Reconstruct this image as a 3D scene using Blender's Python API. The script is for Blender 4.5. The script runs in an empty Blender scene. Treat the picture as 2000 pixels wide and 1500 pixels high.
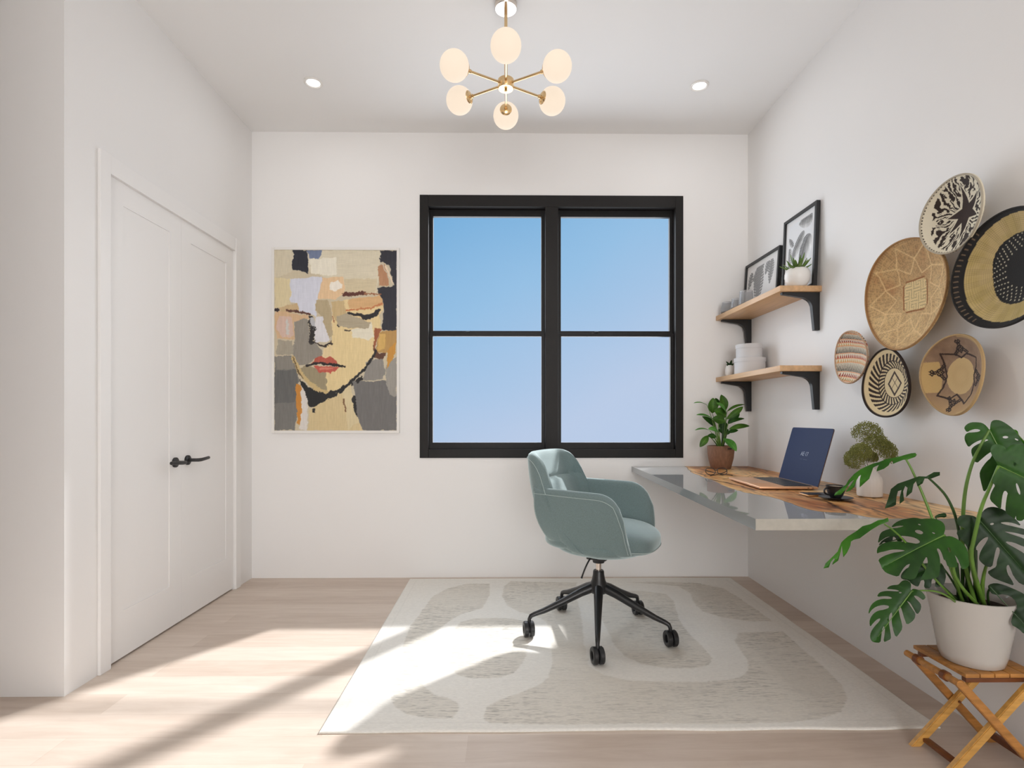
import bpy, bmesh, math, random
import numpy as np
from mathutils import Vector, Matrix, Quaternion
R = math.radians
sc = bpy.context.scene
COL = sc.collection

# ------------------------------------------------------------------ camera, light, exposure
F = 1060.0; TH = 12 / 1060.0; HZ = 816.0; HC = 1.079
cam_d = bpy.data.cameras.new('camera'); cam = bpy.data.objects.new('camera', cam_d); COL.objects.link(cam)
cam_d.sensor_width = 36; cam_d.lens = 36 * F / 2000; cam_d.shift_y = (HZ - 750) / 2000; cam_d.clip_start = .02
cam.location = (0, 0, HC); cam.rotation_euler = (R(90), 0, -TH)
sc.camera = cam
sc.view_settings.view_transform = 'Standard'; sc.view_settings.look = 'None'
sc.view_settings.gamma = 1; sc.view_settings.use_curve_mapping = False
sc.view_settings.exposure = -0.10
sc.cycles.max_bounces = 10; sc.cycles.diffuse_bounces = 6; sc.cycles.transmission_bounces = 8
sc.cycles.caustics_reflective = False; sc.cycles.caustics_refractive = False; sc.cycles.sample_clamp_indirect = 6

def at(px, py, Y):                       # photo pixel + distance -> point in the room
    a = (px - 1000) / F; b = (HZ - py) / F
    dx = math.sin(TH) + math.cos(TH) * a; dy = math.cos(TH) - math.sin(TH) * a
    t = Y / dy
    return Vector((dx * t, Y, HC + b * t))
def at_x(px, py, X):
    a = (px - 1000) / F; b = (HZ - py) / F
    dx = math.sin(TH) + math.cos(TH) * a; dy = math.cos(TH) - math.sin(TH) * a
    t = X / dx
    return Vector((X, dy * t, HC + b * t))
def at_z(px, py, Z):
    a = (px - 1000) / F; b = (HZ - py) / F
    t = (Z - HC) / b
    return Vector(((math.sin(TH) + math.cos(TH) * a) * t, (math.cos(TH) - math.sin(TH) * a) * t, Z))

XL, XR, D, H = -1.709, 1.646, 3.671, 3.004
YN = 2.12                                # face of the return wall at the left
XFAR, YREAR = -4.6, -5.2

# sky: blue, deeper towards upper left, paler low and to the right
W = bpy.data.worlds.new('sky'); sc.world = W; W.use_nodes = True
nt = W.node_tree; nt.nodes.clear()
wo = nt.nodes.new('ShaderNodeOutputWorld'); bg = nt.nodes.new('ShaderNodeBackground')
tc = nt.nodes.new('ShaderNodeTexCoord'); dp = nt.nodes.new('ShaderNodeVectorMath'); dp.operation = 'DOT_PRODUCT'
dp.inputs[1].default_value = (-.42, 0, .9)
nz = nt.nodes.new('ShaderNodeTexNoise'); nz.inputs['Scale'].default_value = 3
ma = nt.nodes.new('ShaderNodeMath'); ma.operation = 'MULTIPLY_ADD'; ma.inputs[1].default_value = .10; 
rp = nt.nodes.new('ShaderNodeValToRGB')
e = rp.color_ramp.elements; e[0].position = .0; e[0].color = (.52, .64, .85, 1); e[1].position = .54; e[1].color = (.115, .39, .72, 1)
m_ = rp.color_ramp.elements.new(.24); m_.color = (.32, .56, .83, 1)
nt.links.new(tc.outputs['Generated'], dp.inputs[0]); nt.links.new(tc.outputs['Generated'], nz.inputs['Vector'])
nt.links.new(nz.outputs['Fac'], ma.inputs[0]); nt.links.new(dp.outputs['Value'], ma.inputs[2])
nt.links.new(ma.outputs[0], rp.inputs[0]); nt.links.new(rp.outputs[0], bg.inputs[0]); bg.inputs[1].default_value = 1.0
nt.links.new(bg.outputs[0], wo.inputs[0])

def lamp(name, kind, loc, energy, color=(1, 1, 1), direction=None, **kw):
    d = bpy.data.lights.new(name, kind); d.energy = energy; d.color = color
    for k, v in kw.items(): setattr(d, k, v)
    o = bpy.data.objects.new(name, d); COL.objects.link(o); o.location = loc
    if direction is not None: o.rotation_euler = Vector(direction).to_track_quat('-Z', 'Y').to_euler()
    return o
SUN = Vector((-.766, -1.02, -1.0))
lamp('sun', 'SUN', (2, 8, 6), 6.0, (1, .995, 1), SUN, angle=R(2.2))
lamp('rear_fill_light', 'AREA', (.25, YREAR + .15, 1.35), 162, (.98, .99, 1), (0, 1, .0), shape='RECTANGLE', size=2.6, size_y=2.3)  # added fill from behind the camera; the rear wall has no window
lamp('window_daylight', 'AREA', (.3, D + .35, 1.7), 38, (.94, .97, 1), (0, -1, -.05), shape='RECTANGLE', size=1.7, size_y=1.7)
for i, (lx, ly) in enumerate([(-1.10, 3.10), (1.12, 3.12), (-1.10, .9), (1.12, .9)]):  # first pair sits at the ceiling fittings, second pair is added out of view
    lamp('downlight_lamp', 'AREA', (lx, ly, H - .02), 1.0, (1, .985, .97), (0, 0, -1), shape='DISK', size=.07)
lamp('pendant_lamp', 'SPOT', (0, 2.525, 2.585), 12, (1, .97, .93), (0, 0, -1), shadow_soft_size=.03, spot_size=R(165), spot_blend=.5)

# ------------------------------------------------------------------ helpers
def mat(name, col, rough=.5, metal=0, noise=None, bump=None, vcol=False, **kw):
    m = bpy.data.materials.new(name); m.use_nodes = True; n = m.node_tree; b = n.nodes['Principled BSDF']
    b.inputs['Base Color'].default_value = (*col, 1); b.inputs['Roughness'].default_value = rough; b.inputs['Metallic'].default_value = metal
    for k, v in kw.items(): b.inputs[k.replace('_', ' ')].default_value = v
    t = n.nodes.new('ShaderNodeTexCoord')
    src = None
    if vcol:
        a = n.nodes.new('ShaderNodeVertexColor'); a.layer_name = 'Col'; src = a.outputs['Color']
        n.links.new(src, b.inputs['Base Color'])
    if noise:
        mp = n.nodes.new('ShaderNodeMapping'); mp.inputs['Scale'].default_value = noise[0]
        nz = n.nodes.new('ShaderNodeTexNoise'); nz.inputs['Scale'].default_value = 1; nz.inputs['Detail'].default_value = 6
        n.links.new(t.outputs['Object'], mp.inputs[0]); n.links.new(mp.outputs[0], nz.inputs['Vector'])
        mr = n.nodes.new('ShaderNodeMapRange'); mr.inputs[1].default_value = .3; mr.inputs[2].default_value = .7
        mr.inputs[3].default_value = 1 - noise[1]; mr.inputs[4].default_value = 1 + noise[1]
        n.links.new(nz.outputs['Fac'], mr.inputs[0])
        mx = n.nodes.new('ShaderNodeVectorMath'); mx.operation = 'SCALE'
        if src: n.links.new(src, mx.inputs[0])
        else: mx.inputs[0].default_value = col
        n.links.new(mr.outputs[0], mx.inputs['Scale']); n.links.new(mx.outputs[0], b.inputs['Base Color'])
    if bump:
        mp = n.nodes.new('ShaderNodeMapping'); mp.inputs['Scale'].default_value = bump[0]
        nz = n.nodes.new('ShaderNodeTexNoise'); nz.inputs['Scale'].default_value = 1; nz.inputs['Detail'].default_value = 4
        n.links.new(t.outputs['Object'], mp.inputs[0]); n.links.new(mp.outputs[0], nz.inputs['Vector'])
        bp = n.nodes.new('ShaderNodeBump'); bp.inputs['Strength'].default_value = bump[1]; bp.inputs['Distance'].default_value = bump[2]
        n.links.new(nz.outputs['Fac'], bp.inputs['Height']); n.links.new(bp.outputs[0], b.inputs['Normal'])
    return m

def root_loc(o):
    v = Vector((0, 0, 0))
    while o is not None: v += o.location; o = o.parent
    return v
def link_mesh(name, me, m, parent=None, local=False, smooth=True):
    if m is not None: me.materials.append(m)
    if smooth:
        me.polygons.foreach_set('use_smooth', [True] * len(me.polygons))
        try: me.set_sharp_from_angle(angle=R(38))
        except Exception: pass
    o = bpy.data.objects.new(name, me); COL.objects.link(o)
    if parent is not None:
        if not local: me.transform(Matrix.Translation(-root_loc(parent)))
        o.parent = parent
    elif not local:
        co = [v.co for v in me.vertices]
        lo = Vector((min(c[i] for c in co) for i in range(3))); hi = Vector((max(c[i] for c in co) for i in range(3)))
        b = Vector(((lo.x + hi.x) / 2, (lo.y + hi.y) / 2, lo.z))
        me.transform(Matrix.Translation(-b)); o.location = b
    return o
def obj(name, bm, m, parent=None, local=False, smooth=True):
    bmesh.ops.recalc_face_normals(bm, faces=bm.faces)
    me = bpy.data.meshes.new(name); bm.to_mesh(me); bm.free()
    return link_mesh(name, me, m, parent, local, smooth)
def tag(o, label=None, cat=None, group=None, kind=None):
    if label: o['label'] = label
    if cat: o['category'] = cat
    if group: o['group'] = group
    if kind: o['kind'] = kind
    return o
def thing(name, label, cat, loc=(0, 0, 0), rz=0, group=None):
    o = bpy.data.objects.new(name, None); COL.objects.link(o); o.empty_display_size = .05
    o.location = loc; o.rotation_euler = (0, 0, rz)
    return tag(o, label, cat, group)
def struct(name, bm, m, parent=None, smooth=False):
    o = obj(name, bm, m, parent, smooth=smooth); o['kind'] = 'structure'; return o
def copy_tree(o, parent=None):
    c = o.copy(); COL.objects.link(c); c.parent = parent
    for ch in list(o.children): copy_tree(ch, c)
    return c

def box(bm, lo, hi, bev=0, M=None, seg=2):
    g = bmesh.ops.create_cube(bm, size=1)
    lo, hi = Vector(lo), Vector(hi)
    vs = g['verts']
    for v in vs:
        v.co = Vector(((lo[i] + hi[i]) / 2 + v.co[i] * (hi[i] - lo[i])) for i in range(3))
    if bev:
        es = list({e for v in vs for e in v.link_edges})
        r = bmesh.ops.bevel(bm, geom=es, offset=bev, segments=seg, affect='EDGES', profile=.5)
        vs = list({v for f in r['faces'] for v in f.verts} | {v for v in vs if v.is_valid})
    if M is not None: bmesh.ops.transform(bm, matrix=M, verts=[v for v in vs if v.is_valid])
    return bm
def ring_frame(d, up=None):
    d = d.normalized(); up = up or (Vector((0, 0, 1)) if abs(d.z) < .9 else Vector((1, 0, 0)))
    s = d.cross(up).normalized(); return s, s.cross(d).normalized()
def tube(bm, pts, rads, n=10, caps=True, closed=False, flat=1.0):
    pts = [Vector(p) for p in pts]
    if not hasattr(rads, '__len__'): rads = [rads] * len(pts)
    rings = []; s = None; N = len(pts)
    for i, p in enumerate(pts):
        a = pts[i - 1] if (i > 0 or closed) else p; b = pts[(i + 1) % N] if (i < N - 1 or closed) else p
        d = (b - a).normalized()
        if s is None: s, u = ring_frame(d)
        else:
            s = (s - d * s.dot(d)).normalized(); u = s.cross(d).normalized()
        rings.append([bm.verts.new(p + (s * math.cos(2 * math.pi * k / n) + u * flat * math.sin(2 * math.pi * k / n)) * rads[i]) for k in range(n)])
    for i in range(N if closed else N - 1):
        A, B = rings[i], rings[(i + 1) % N]
        for k in range(n): bm.faces.new((A[k], A[(k + 1) % n], B[(k + 1) % n], B[k]))
    if caps and not closed: bm.faces.new(rings[0]); bm.faces.new(rings[-1])
    return bm
def lathe(bm, prof, c=(0, 0, 0), n=32, axis=None, M=None):
    rings = []; M = M or Matrix.Translation(Vector(c))
    for r, z in prof:
        if r < 1e-6: rings.append([bm.verts.new(M @ Vector((0, 0, z)))])
        else: rings.append([bm.verts.new(M @ Vector((r * math.cos(2 * math.pi * k / n), r * math.sin(2 * math.pi * k / n), z))) for k in range(n)])
    for A, B in zip(rings, rings[1:]):
        for k in range(n):
            a = A[k % len(A)]; a2 = A[(k + 1) % len(A)]; b = B[k % len(B)]; b2 = B[(k + 1) % len(B)]
            vs = [];
            for v in (a, a2, b2, b):
                if v not in vs: vs.append(v)
            if len(vs) > 2:
                try: bm.faces.new(vs)
                except ValueError: pass
    return bm
def aim(origin, direction):
    return Matrix.Translation(Vector(origin)) @ Vector(direction).to_track_quat('Z', 'Y').to_matrix().to_4x4()
def prism(bm, poly, axis, lo, hi):
    def P(a, b, c): return {'x': (c, a, b), 'y': (a, c, b), 'z': (a, b, c)}[axis]
    A = [bm.verts.new(P(a, b, lo)) for a, b in poly]; B = [bm.verts.new(P(a, b, hi)) for a, b in poly]
    bm.faces.new(A); bm.faces.new(B); n = len(poly)
    for k in range(n): bm.faces.new((A[k], A[(k + 1) % n], B[(k + 1) % n], B[k]))
    return bm
def ellipsoid(bm, c, r, n=24, m=14, e=1.0, M=None, R3=None):
    rings = []
    sg = lambda v, p: math.copysign(abs(v) ** p, v)
    for j in range(m + 1):
        ph = -math.pi / 2 + math.pi * j / m
        k_ = 1 if j in (0, m) else n
        rings.append([bm.verts.new(Vector((c[0] + r[0] * sg(math.cos(ph), e) * sg(math.cos(2 * math.pi * k / n), e) if k_ > 1 else c[0],
                       c[1] + r[1] * sg(math.cos(ph), e) * sg(math.sin(2 * math.pi * k / n), e) if k_ > 1 else c[1],
                       c[2] + r[2] * sg(math.sin(ph), e)))) for k in range(k_)])
    for A, B in zip(rings, rings[1:]):
        for k in range(n):
            vs = []
            for v in (A[k % len(A)], A[(k + 1) % len(A)], B[(k + 1) % len(B)], B[k % len(B)]):
                if v not in vs: vs.append(v)
            bm.faces.new(vs)
    if M is not None: bmesh.ops.transform(bm, matrix=M, verts=[v for r_ in rings for v in r_])
    return bm
def bez(pts, n=12):
    pts = [Vector(p) for p in pts]; out = []
    for i in range(n + 1):
        t = i / n; q = list(pts)
        while len(q) > 1: q = [q[k] * (1 - t) + q[k + 1] * t for k in range(len(q) - 1)]
        out.append(q[0])
    return out
def smooth(pts, k=2, closed=False):
    for _ in range(k):
        out = [] if closed else [pts[0]]; n = len(pts)
        for a_ in range(n if closed else n - 1):
            p, q_ = pts[a_], pts[(a_ + 1) % n]
            out += [p * .75 + q_ * .25, p * .25 + q_ * .75]
        pts = out + ([] if closed else [pts[-1]])
    return pts
def lin(c):                                # sRGB 0-255 -> linear
    c = np.asarray(c, float) / 255.
    return np.where(c <= .04045, c / 12.92, ((c + .055) / 1.055) ** 2.4)
def L(*c): return tuple(float(v) for v in lin(c))
def vnoise(x, y, seed=0):
    x = np.asarray(x, float); y = np.asarray(y, float)
    xi = np.floor(x).astype(np.int64); yi = np.floor(y).astype(np.int64); fx = x - xi; fy = y - yi
    fx = fx * fx * (3 - 2 * fx); fy = fy * fy * (3 - 2 * fy)
    def h(a, b):
        v = (a * 374761393 + b * 668265263 + seed * 974711) & 0xffffffff
        v = ((v ^ (v >> 13)) * 1274126177) & 0xffffffff
        return ((v ^ (v >> 16)) & 0xffff) / 65535.
    return (h(xi, yi) * (1 - fx) + h(xi + 1, yi) * fx) * (1 - fy) + (h(xi, yi + 1) * (1 - fx) + h(xi + 1, yi + 1) * fx) * fy
def fbm(x, y, seed=0, o=4):
    s = 0; a = .5
    for k in range(o): s = s + a * vnoise(x * 2 ** k, y * 2 ** k, seed + k); a *= .5
    return s / (1 - .5 ** o)
def inpoly(x, y, poly):
    r = np.zeros(x.shape, bool); n = len(poly); j = n - 1
    for i in range(n):
        xi, yi = poly[i]; xj, yj = poly[j]
        if yi != yj:
            r ^= ((yi > y) != (yj > y)) & (x < (xj - xi) * (y - yi) / (yj - yi) + xi)
        j = i
    return r
def segdist(x, y, pts):
    d = np.full(x.shape, 1e9)
    for (x0, y0), (x1, y1) in zip(pts, pts[1:]):
        l2 = (x1 - x0) ** 2 + (y1 - y0) ** 2 + 1e-12
        t = np.clip(((x - x0) * (x1 - x0) + (y - y0) * (y1 - y0)) / l2, 0, 1)
        d = np.minimum(d, np.hypot(x - x0 - t * (x1 - x0), y - y0 - t * (y1 - y0)))
    return d
def grid_mesh(name, P, C, flip=False, wrap=False):      # P (r,c,3) points, C (r,c,3) linear colours
    r, c = P.shape[:2]
    me = bpy.data.meshes.new(name)
    idx = np.arange(r * c).reshape(r, c)
    if wrap: idx = np.concatenate([idx, idx[:, :1]], 1)
    q = np.stack([idx[:-1, :-1], idx[:-1, 1:], idx[1:, 1:], idx[1:, :-1]], -1).reshape(-1, 4)
    if flip: q = q[:, ::-1]
    me.from_pydata(P.reshape(-1, 3).tolist(), [], q.tolist())
    if C is not None:
        a = me.color_attributes.new('Col', 'FLOAT_COLOR', 'POINT')
        a.data.foreach_set('color', np.concatenate([C.reshape(-1, 3), np.ones((r * c, 1))], 1).astype(np.float32).ravel())
    return me
def paint_plane(x0, x1, y0, y1, nx, ny): 
    u, v = np.meshgrid(np.linspace(x0, x1, nx), np.linspace(y0, y1, ny)); return u, v

# ------------------------------------------------------------------ materials
WALL = mat('wall_paint', (.83, .82, .812), .55, bump=((160, 160, 160), .06, .002))
CEIL = mat('ceiling_paint', (.85, .845, .84), .7)
DOORP = mat('door_paint', (.84, .83, .822), .38)
BLACKW = mat('window_black', (.011, .0095, .009), .5, Specular_IOR_Level=.25, bump=((260, 260, 260), .12, .001))
BLACKS = mat('sash_black', (.007, .006, .006), .45, Specular_IOR_Level=.25)
BLACKM = mat('black_metal', (.012, .012, .013), .42)
BLACKP = mat('black_plastic', (.015, .015, .016), .36)
CHROME = mat('chrome', (.75, .68, .62), .18, 1)
BRASS = mat('brass', (.80, .58, .32), .22, 1)
FABRIC = mat('teal_velvet', (.155, .215, .218), .85, noise=((330, 330, 330), .16), bump=((420, 420, 420), .5, .002), Sheen_Weight=1.0, Sheen_Roughness=.42)
FABRIC.node_tree.nodes['Principled BSDF'].inputs['Sheen Tint'].default_value = (.8, .93, .93, 1)
PIPING = mat('piping', (.42, .50, .49), .8)
WHITEC = mat('white_ceramic', (.80, .78, .75), .35)
POTW = mat('glossy_white_pot', (.54, .515, .48), .10, Coat_Weight=.5)
VASEM = mat('vase_ceramic', (.72, .68, .64), .5, noise=((60, 60, 8), .06))
SHELFW = mat('shelf_oak', L(205, 165, 122), .45, noise=((60, 4, 60), .13), bump=((200, 8, 200), .1, .001))
BOXM = mat('grey_box', L(205, 204, 205), .7)
SOIL = mat('soil', (.03, .018, .012), .95, bump=((150, 150, 150), 1, .01))
STEM = mat('stem_green', L(96, 132, 52), .4, noise=((30, 30, 8), .25))
STEMD = mat('stem_dark', L(48, 78, 34), .4)
STOOLW = mat('stool_wood', L(176, 122, 62), .42, noise=((12, 70, 70), .28), bump=((20, 160, 160), .15, .001))
STOOLD = mat('stool_wood_dark', L(110, 62, 30), .45, noise=((12, 70, 70), .2))
TERRA = mat('brown_woven_pot', L(128, 92, 70), .7, noise=((120, 120, 30), .16), bump=((90, 90, 260), .6, .003))
COPPER = mat('laptop_rose_gold', L(226, 178, 140), .38, .55)
KEYS = mat('key_black', (.012, .012, .013), .5)
SCREEN = mat('laptop_screen', L(30, 44, 82), .5, Specular_IOR_Level=.08)
GLASSB = mat('smoked_glass', (.82, .83, .85), .06, Transmission_Weight=.75, IOR=1.3)
LATTE = mat('coffee', L(214, 196, 172), .4)
GOLD = mat('phone_gold', L(200, 150, 100), .3, .8)
DOT = mat('lens_emit', (1, 1, 1), .5); DOT.node_tree.nodes['Principled BSDF'].inputs['Emission Color'].default_value = (1, .98, .95, 1); DOT.node_tree.nodes['Principled BSDF'].inputs['Emission Strength'].default_value = 4
GLOBE = mat('opal_glass', (.9, .88, .82), .7, Specular_IOR_Level=.1)
_b = GLOBE.node_tree.nodes['Principled BSDF']; _b.inputs['Base Color'].default_value = (.22, .20, .17, 1); _b.inputs['Emission Color'].default_value = (1, .83, .66, 1); _b.inputs['Emission Strength'].default_value = .90
PRINT = mat('print', (1, 1, 1), .6, vcol=True)
PAINTM = mat('oil_paint', (1, 1, 1), .5, vcol=True, bump=((90, 90, 120), .15, .001))
WEAVE = mat('woven_grass', (1, 1, 1), .8, vcol=True, bump=((350, 350, 350), .5, .002))
WEAVEB = mat('basket_back', L(196, 168, 122), .85, bump=((300, 300, 300), .5, .002))

def leaf_mat(name, a, b, sc_=9, tr=.25):
    m = bpy.data.materials.new(name); m.use_nodes = True; n = m.node_tree; p = n.nodes['Principled BSDF']
    p.inputs['Roughness'].default_value = .42; p.inputs['Specular IOR Level'].default_value = .3
    t = n.nodes.new('ShaderNodeTexCoord'); z = n.nodes.new('ShaderNodeTexNoise'); z.inputs['Scale'].default_value = sc_; z.inputs['Detail'].default_value = 3
    r = n.nodes.new('ShaderNodeValToRGB'); r.color_ramp.elements[0].position = .35; r.color_ramp.elements[0].color = (*a, 1); r.color_ramp.elements[1].position = .7; r.color_ramp.elements[1].color = (*b, 1)
    n.links.new(t.outputs['Object'], z.inputs[0]); n.links.new(z.outputs[0], r.inputs[0])
    vc = n.nodes.new('ShaderNodeVertexColor'); vc.layer_name = 'Col'
    mx = n.nodes.new('ShaderNodeMix'); mx.data_type = 'RGBA'; mx.blend_type = 'MULTIPLY'; mx.inputs[0].default_value = 1
    n.links.new(r.outputs[0], mx.inputs[6]); n.links.new(vc.outputs[0], mx.inputs[7])
    n.links.new(mx.outputs[2], p.inputs['Base Color'])
    tl = n.nodes.new('ShaderNodeBsdfTranslucent'); n.links.new(mx.outputs[2], tl.inputs[0])
    ms = n.nodes.new('ShaderNodeMixShader'); ms.inputs[0].default_value = tr
    n.links.new(p.outputs[0], ms.inputs[1]); n.links.new(tl.outputs[0], ms.inputs[2]); n.links.new(ms.outputs[0], n.nodes['Material Output'].inputs[0])
    return m
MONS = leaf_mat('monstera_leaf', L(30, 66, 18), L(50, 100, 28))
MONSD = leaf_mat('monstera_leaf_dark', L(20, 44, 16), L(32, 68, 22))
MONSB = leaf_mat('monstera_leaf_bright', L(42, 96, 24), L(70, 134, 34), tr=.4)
DESKL = leaf_mat('broad_leaf', L(58, 98, 30), L(86, 132, 46), 14)
DESKLB = leaf_mat('broad_leaf_bright', L(70, 136, 50), L(110, 176, 84), 14)
SUCC = leaf_mat('succulent_leaf', L(74, 104, 44), L(120, 148, 78), 60, .1)

# thin window glass
PANE = bpy.data.materials.new('window_glass'); PANE.use_nodes = True; n = PANE.node_tree; n.nodes.clear()
o_ = n.nodes.new('ShaderNodeOutputMaterial'); tr_ = n.nodes.new('ShaderNodeBsdfTransparent'); gl_ = n.nodes.new('ShaderNodeBsdfGlossy'); gl_.inputs['Roughness'].default_value = .5
mx_ = n.nodes.new('ShaderNodeMixShader'); mx_.inputs[0].default_value = .004
n.links.new(tr_.outputs[0], mx_.inputs[1]); n.links.new(gl_.outputs[0], mx_.inputs[2]); n.links.new(mx_.outputs[0], o_.inputs[0])

# resin
RESIN = mat('clear_grey_resin', (.62, .63, .62), .03, Transmission_Weight=.5, IOR=1.5)
# floor
FLOOR = bpy.data.materials.new('oak_floor'); FLOOR.use_nodes = True; n = FLOOR.node_tree; b = n.nodes['Principled BSDF']
t = n.nodes.new('ShaderNodeTexCoord'); br = n.nodes.new('ShaderNodeTexBrick')
br.inputs['Scale'].default_value = 1; br.inputs['Brick Width'].default_value = 1.35; br.inputs['Row Height'].default_value = .145
br.inputs['Mortar Size'].default_value = .0012; br.inputs['Color1'].default_value = (.63, .63, .63, 1); br.inputs['Color2'].default_value = (.38, .38, .38, 1); br.inputs['Mortar'].default_value = (.40, .40, .40, 1)
br.offset = .37; br.offset_frequency = 2
mp = n.nodes.new('ShaderNodeMapping'); mp.inputs['Scale'].default_value = (3, 26, 1)
nz = n.nodes.new('ShaderNodeTexNoise'); nz.inputs['Scale'].default_value = 1; nz.inputs['Detail'].default_value = 8; nz.inputs['Roughness'].default_value = .65; nz.inputs['Distortion'].default_value = .6
n.links.new(t.outputs['Object'], br.inputs[0]); n.links.new(t.outputs['Object'], mp.inputs[0]); n.links.new(mp.outputs[0], nz.inputs['Vector'])
ad = n.nodes.new('ShaderNodeMath'); ad.operation = 'MULTIPLY_ADD'; ad.inputs[1].default_value = .55
n.links.new(nz.outputs['Fac'], ad.inputs[0]); n.links.new(br.outputs['Color'], ad.inputs[2])
rp = n.nodes.new('ShaderNodeValToRGB'); rp.color_ramp.elements[0].position = .60; rp.color_ramp.elements[0].color = (*L(194, 176, 161), 1)
rp.color_ramp.elements[1].position = .98; rp.color_ramp.elements[1].color = (*L(220, 206, 193), 1)
n.links.new(ad.outputs[0], rp.inputs[0]); n.links.new(rp.outputs[0], b.inputs['Base Color']); b.inputs['Roughness'].default_value = .42
b.inputs['Specular IOR Level'].default_value = .35
bp = n.nodes.new('ShaderNodeBump'); bp.inputs['Strength'].default_value = .08; bp.inputs['Distance'].default_value = .002; n.links.new(nz.outputs['Fac'], bp.inputs['Height']); n.links.new(bp.outputs[0], b.inputs['Normal'])

# ------------------------------------------------------------------ room shell
T = .15
struct('floor', box(bmesh.new(), (XFAR, YREAR, -.1), (XR, D, 0)), FLOOR)
struct('ceiling', box(bmesh.new(), (XFAR, YREAR, H), (XR, D, H + .1)), CEIL)
wx0, wz1 = at(820, 381, D).x, at(820, 381, D).z
wx1, wz0 = at(1334, 894, D).x, at(1334, 894, D).z
bm = bmesh.new()
for lo, hi in (((XL, D, -.1), (wx0, D + T, H + .1)), ((wx1, D, -.1), (XR + T, D + T, H + .1)), ((wx0, D, -.1), (wx1, D + T, wz0)), ((wx0, D, wz1), (wx1, D + T, H + .1))): box(bm, lo, hi)
struct('wall_back', bm, WALL)
struct('wall_right', box(bmesh.new(), (XR, YREAR, -.1), (XR + T, D, H + .1)), WALL)
# left wall with the closet doorway cut out
dy0, dy1, dz1 = 2.351, 3.431, 2.128
bm = bmesh.new()
box(bm, (XL - .1, YN + .1, -.1), (XL, dy0, H + .1)); box(bm, (XL - .1, dy1, -.1), (XL, D, H + .1)); box(bm, (XL - .1, dy0, dz1), (XL, dy1, H + .1))
box(bm, (XL - .2, dy0 - .1, -.1), (XL - .14, dy1 + .1, H))
struct('wall_left', bm, WALL)
struct('wall_front', box(bmesh.new(), (XFAR, YN, -.1), (XL, YN + .1, H + .1)), WALL)
struct('wall_light_blocker', box(bmesh.new(), (XFAR, .25, -.1), (-1.38, .37, H + .1)), WALL)  # added out-of-view partition, blocks the rear fill from the left return wall
struct('wall_far', box(bmesh.new(), (XFAR - T, YREAR, -.1), (XFAR, YN, H + .1)), WALL)
struct('wall_rear', box(bmesh.new(), (XFAR - T, YREAR - T, -.1), (XR + T, YREAR, H + .1)), WALL)

# door leaves with a recessed panel
def leaf_door(name, y0, y1, st0, st1):
    x1 = XL - .004; x0 = x1 - .035; g = .0006; z0 = .010; z1 = dz1
    py0, py1, pz0, pz1 = y0 + st0, y1 - st1, .217, 2.027; y0 -= (.0006 if y0 < 2.5 else 0); y1 += (.0006 if y1 > 3 else 0)
    bm = bmesh.new()
    for lo, hi in (((x0, y0 + g, z0), (x1, py0, z1)), ((x0, py1, z0), (x1, y1 - g, z1)), ((x0, py0, z0), (x1, py1, pz0)), ((x0, py0, pz1), (x1, py1, z1)), ((x0, py0, pz0), (x1 - .004, py1, pz1))):
        box(bm, lo, hi)
    return struct(name, bm, DOORP)
ym = 2.884
d1 = leaf_door('door_1', dy0, ym, .10, .10); d2 = leaf_door('door_2', ym, dy1, .088, .088)
for dd, yc, sgn, zc in ((d1, 2.828, -1, .848), (d2, 2.937, 1, .852)):
    bm = bmesh.new(); x = XL - .004
    lathe(bm, [(0, 0), (.026, 0), (.026, .008), (.022, .011), (0, .011)], n=28, M=aim((x, yc, zc), (1, 0, 0)))
    tube(bm, [(x + .005, yc, zc), (x + .05, yc, zc), (x + .058, yc + sgn * .006, zc), (x + .060, yc + sgn * .03, zc), (x + .058, yc + sgn * .075, zc + .003), (x + .052, yc + sgn * .115, zc + .005)], [.009, .009, .0095, .0095, .009, .0085], n=12)
    hd = obj('door_handle', bm, BLACKM, dd); hd['label'] = 'black lever handle'
c = .062
bm = bmesh.new()
box(bm, (XL, dy0 - c, 0), (XL + .014, dy0, dz1 + .08), .002); box(bm, (XL, dy1, 0), (XL + .014, dy1 + c, dz1 + .08), .002); box(bm, (XL, dy0, dz1), (XL + .012, dy1, dz1 + .08), .002)
struct('trim_1', bm, DOORP)

# ------------------------------------------------------------------ window
wn = thing('window_1', 'double black framed window with four panes of blue sky', 'window', ((wx0 + wx1) / 2, D, wz0)); wn['kind'] = 'structure'
def bxp(px0, py0, px1, py1, y0, y1, bm, bev=0, Y=D):
    a = at(px0, py1, Y); b_ = at(px1, py0, Y); box(bm, (a.x, y0, a.z), (b_.x, y1, b_.z), bev)
gx = [(838, 1066), (1089, 1320)]
a = at(820, 381, D)
fx = [wx0, at(837, 0, D).x, at(1065, 0, D).x, at(1090, 0, D).x, at(1319, 0, D).x, wx1]
fz = [wz0, at(0, 878, D).z, at(0, 400, D).z, wz1]
bm = bmesh.new()
for lo, hi in (((fx[0], fz[0]), (fx[1], fz[3])), ((fx[2], fz[1]), (fx[3], fz[2])), ((fx[4], fz[0]), (fx[5], fz[3])), ((fx[1], fz[0]), (fx[4], fz[1])), ((fx[1], fz[2]), (fx[4], fz[3]))):
    box(bm, (lo[0], D - .008, lo[1]), (hi[0], D + .11, hi[1]), .002)
obj('window_frame', bm, BLACKW, wn, smooth=False)
zm = at(0, 648, D).z
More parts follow.
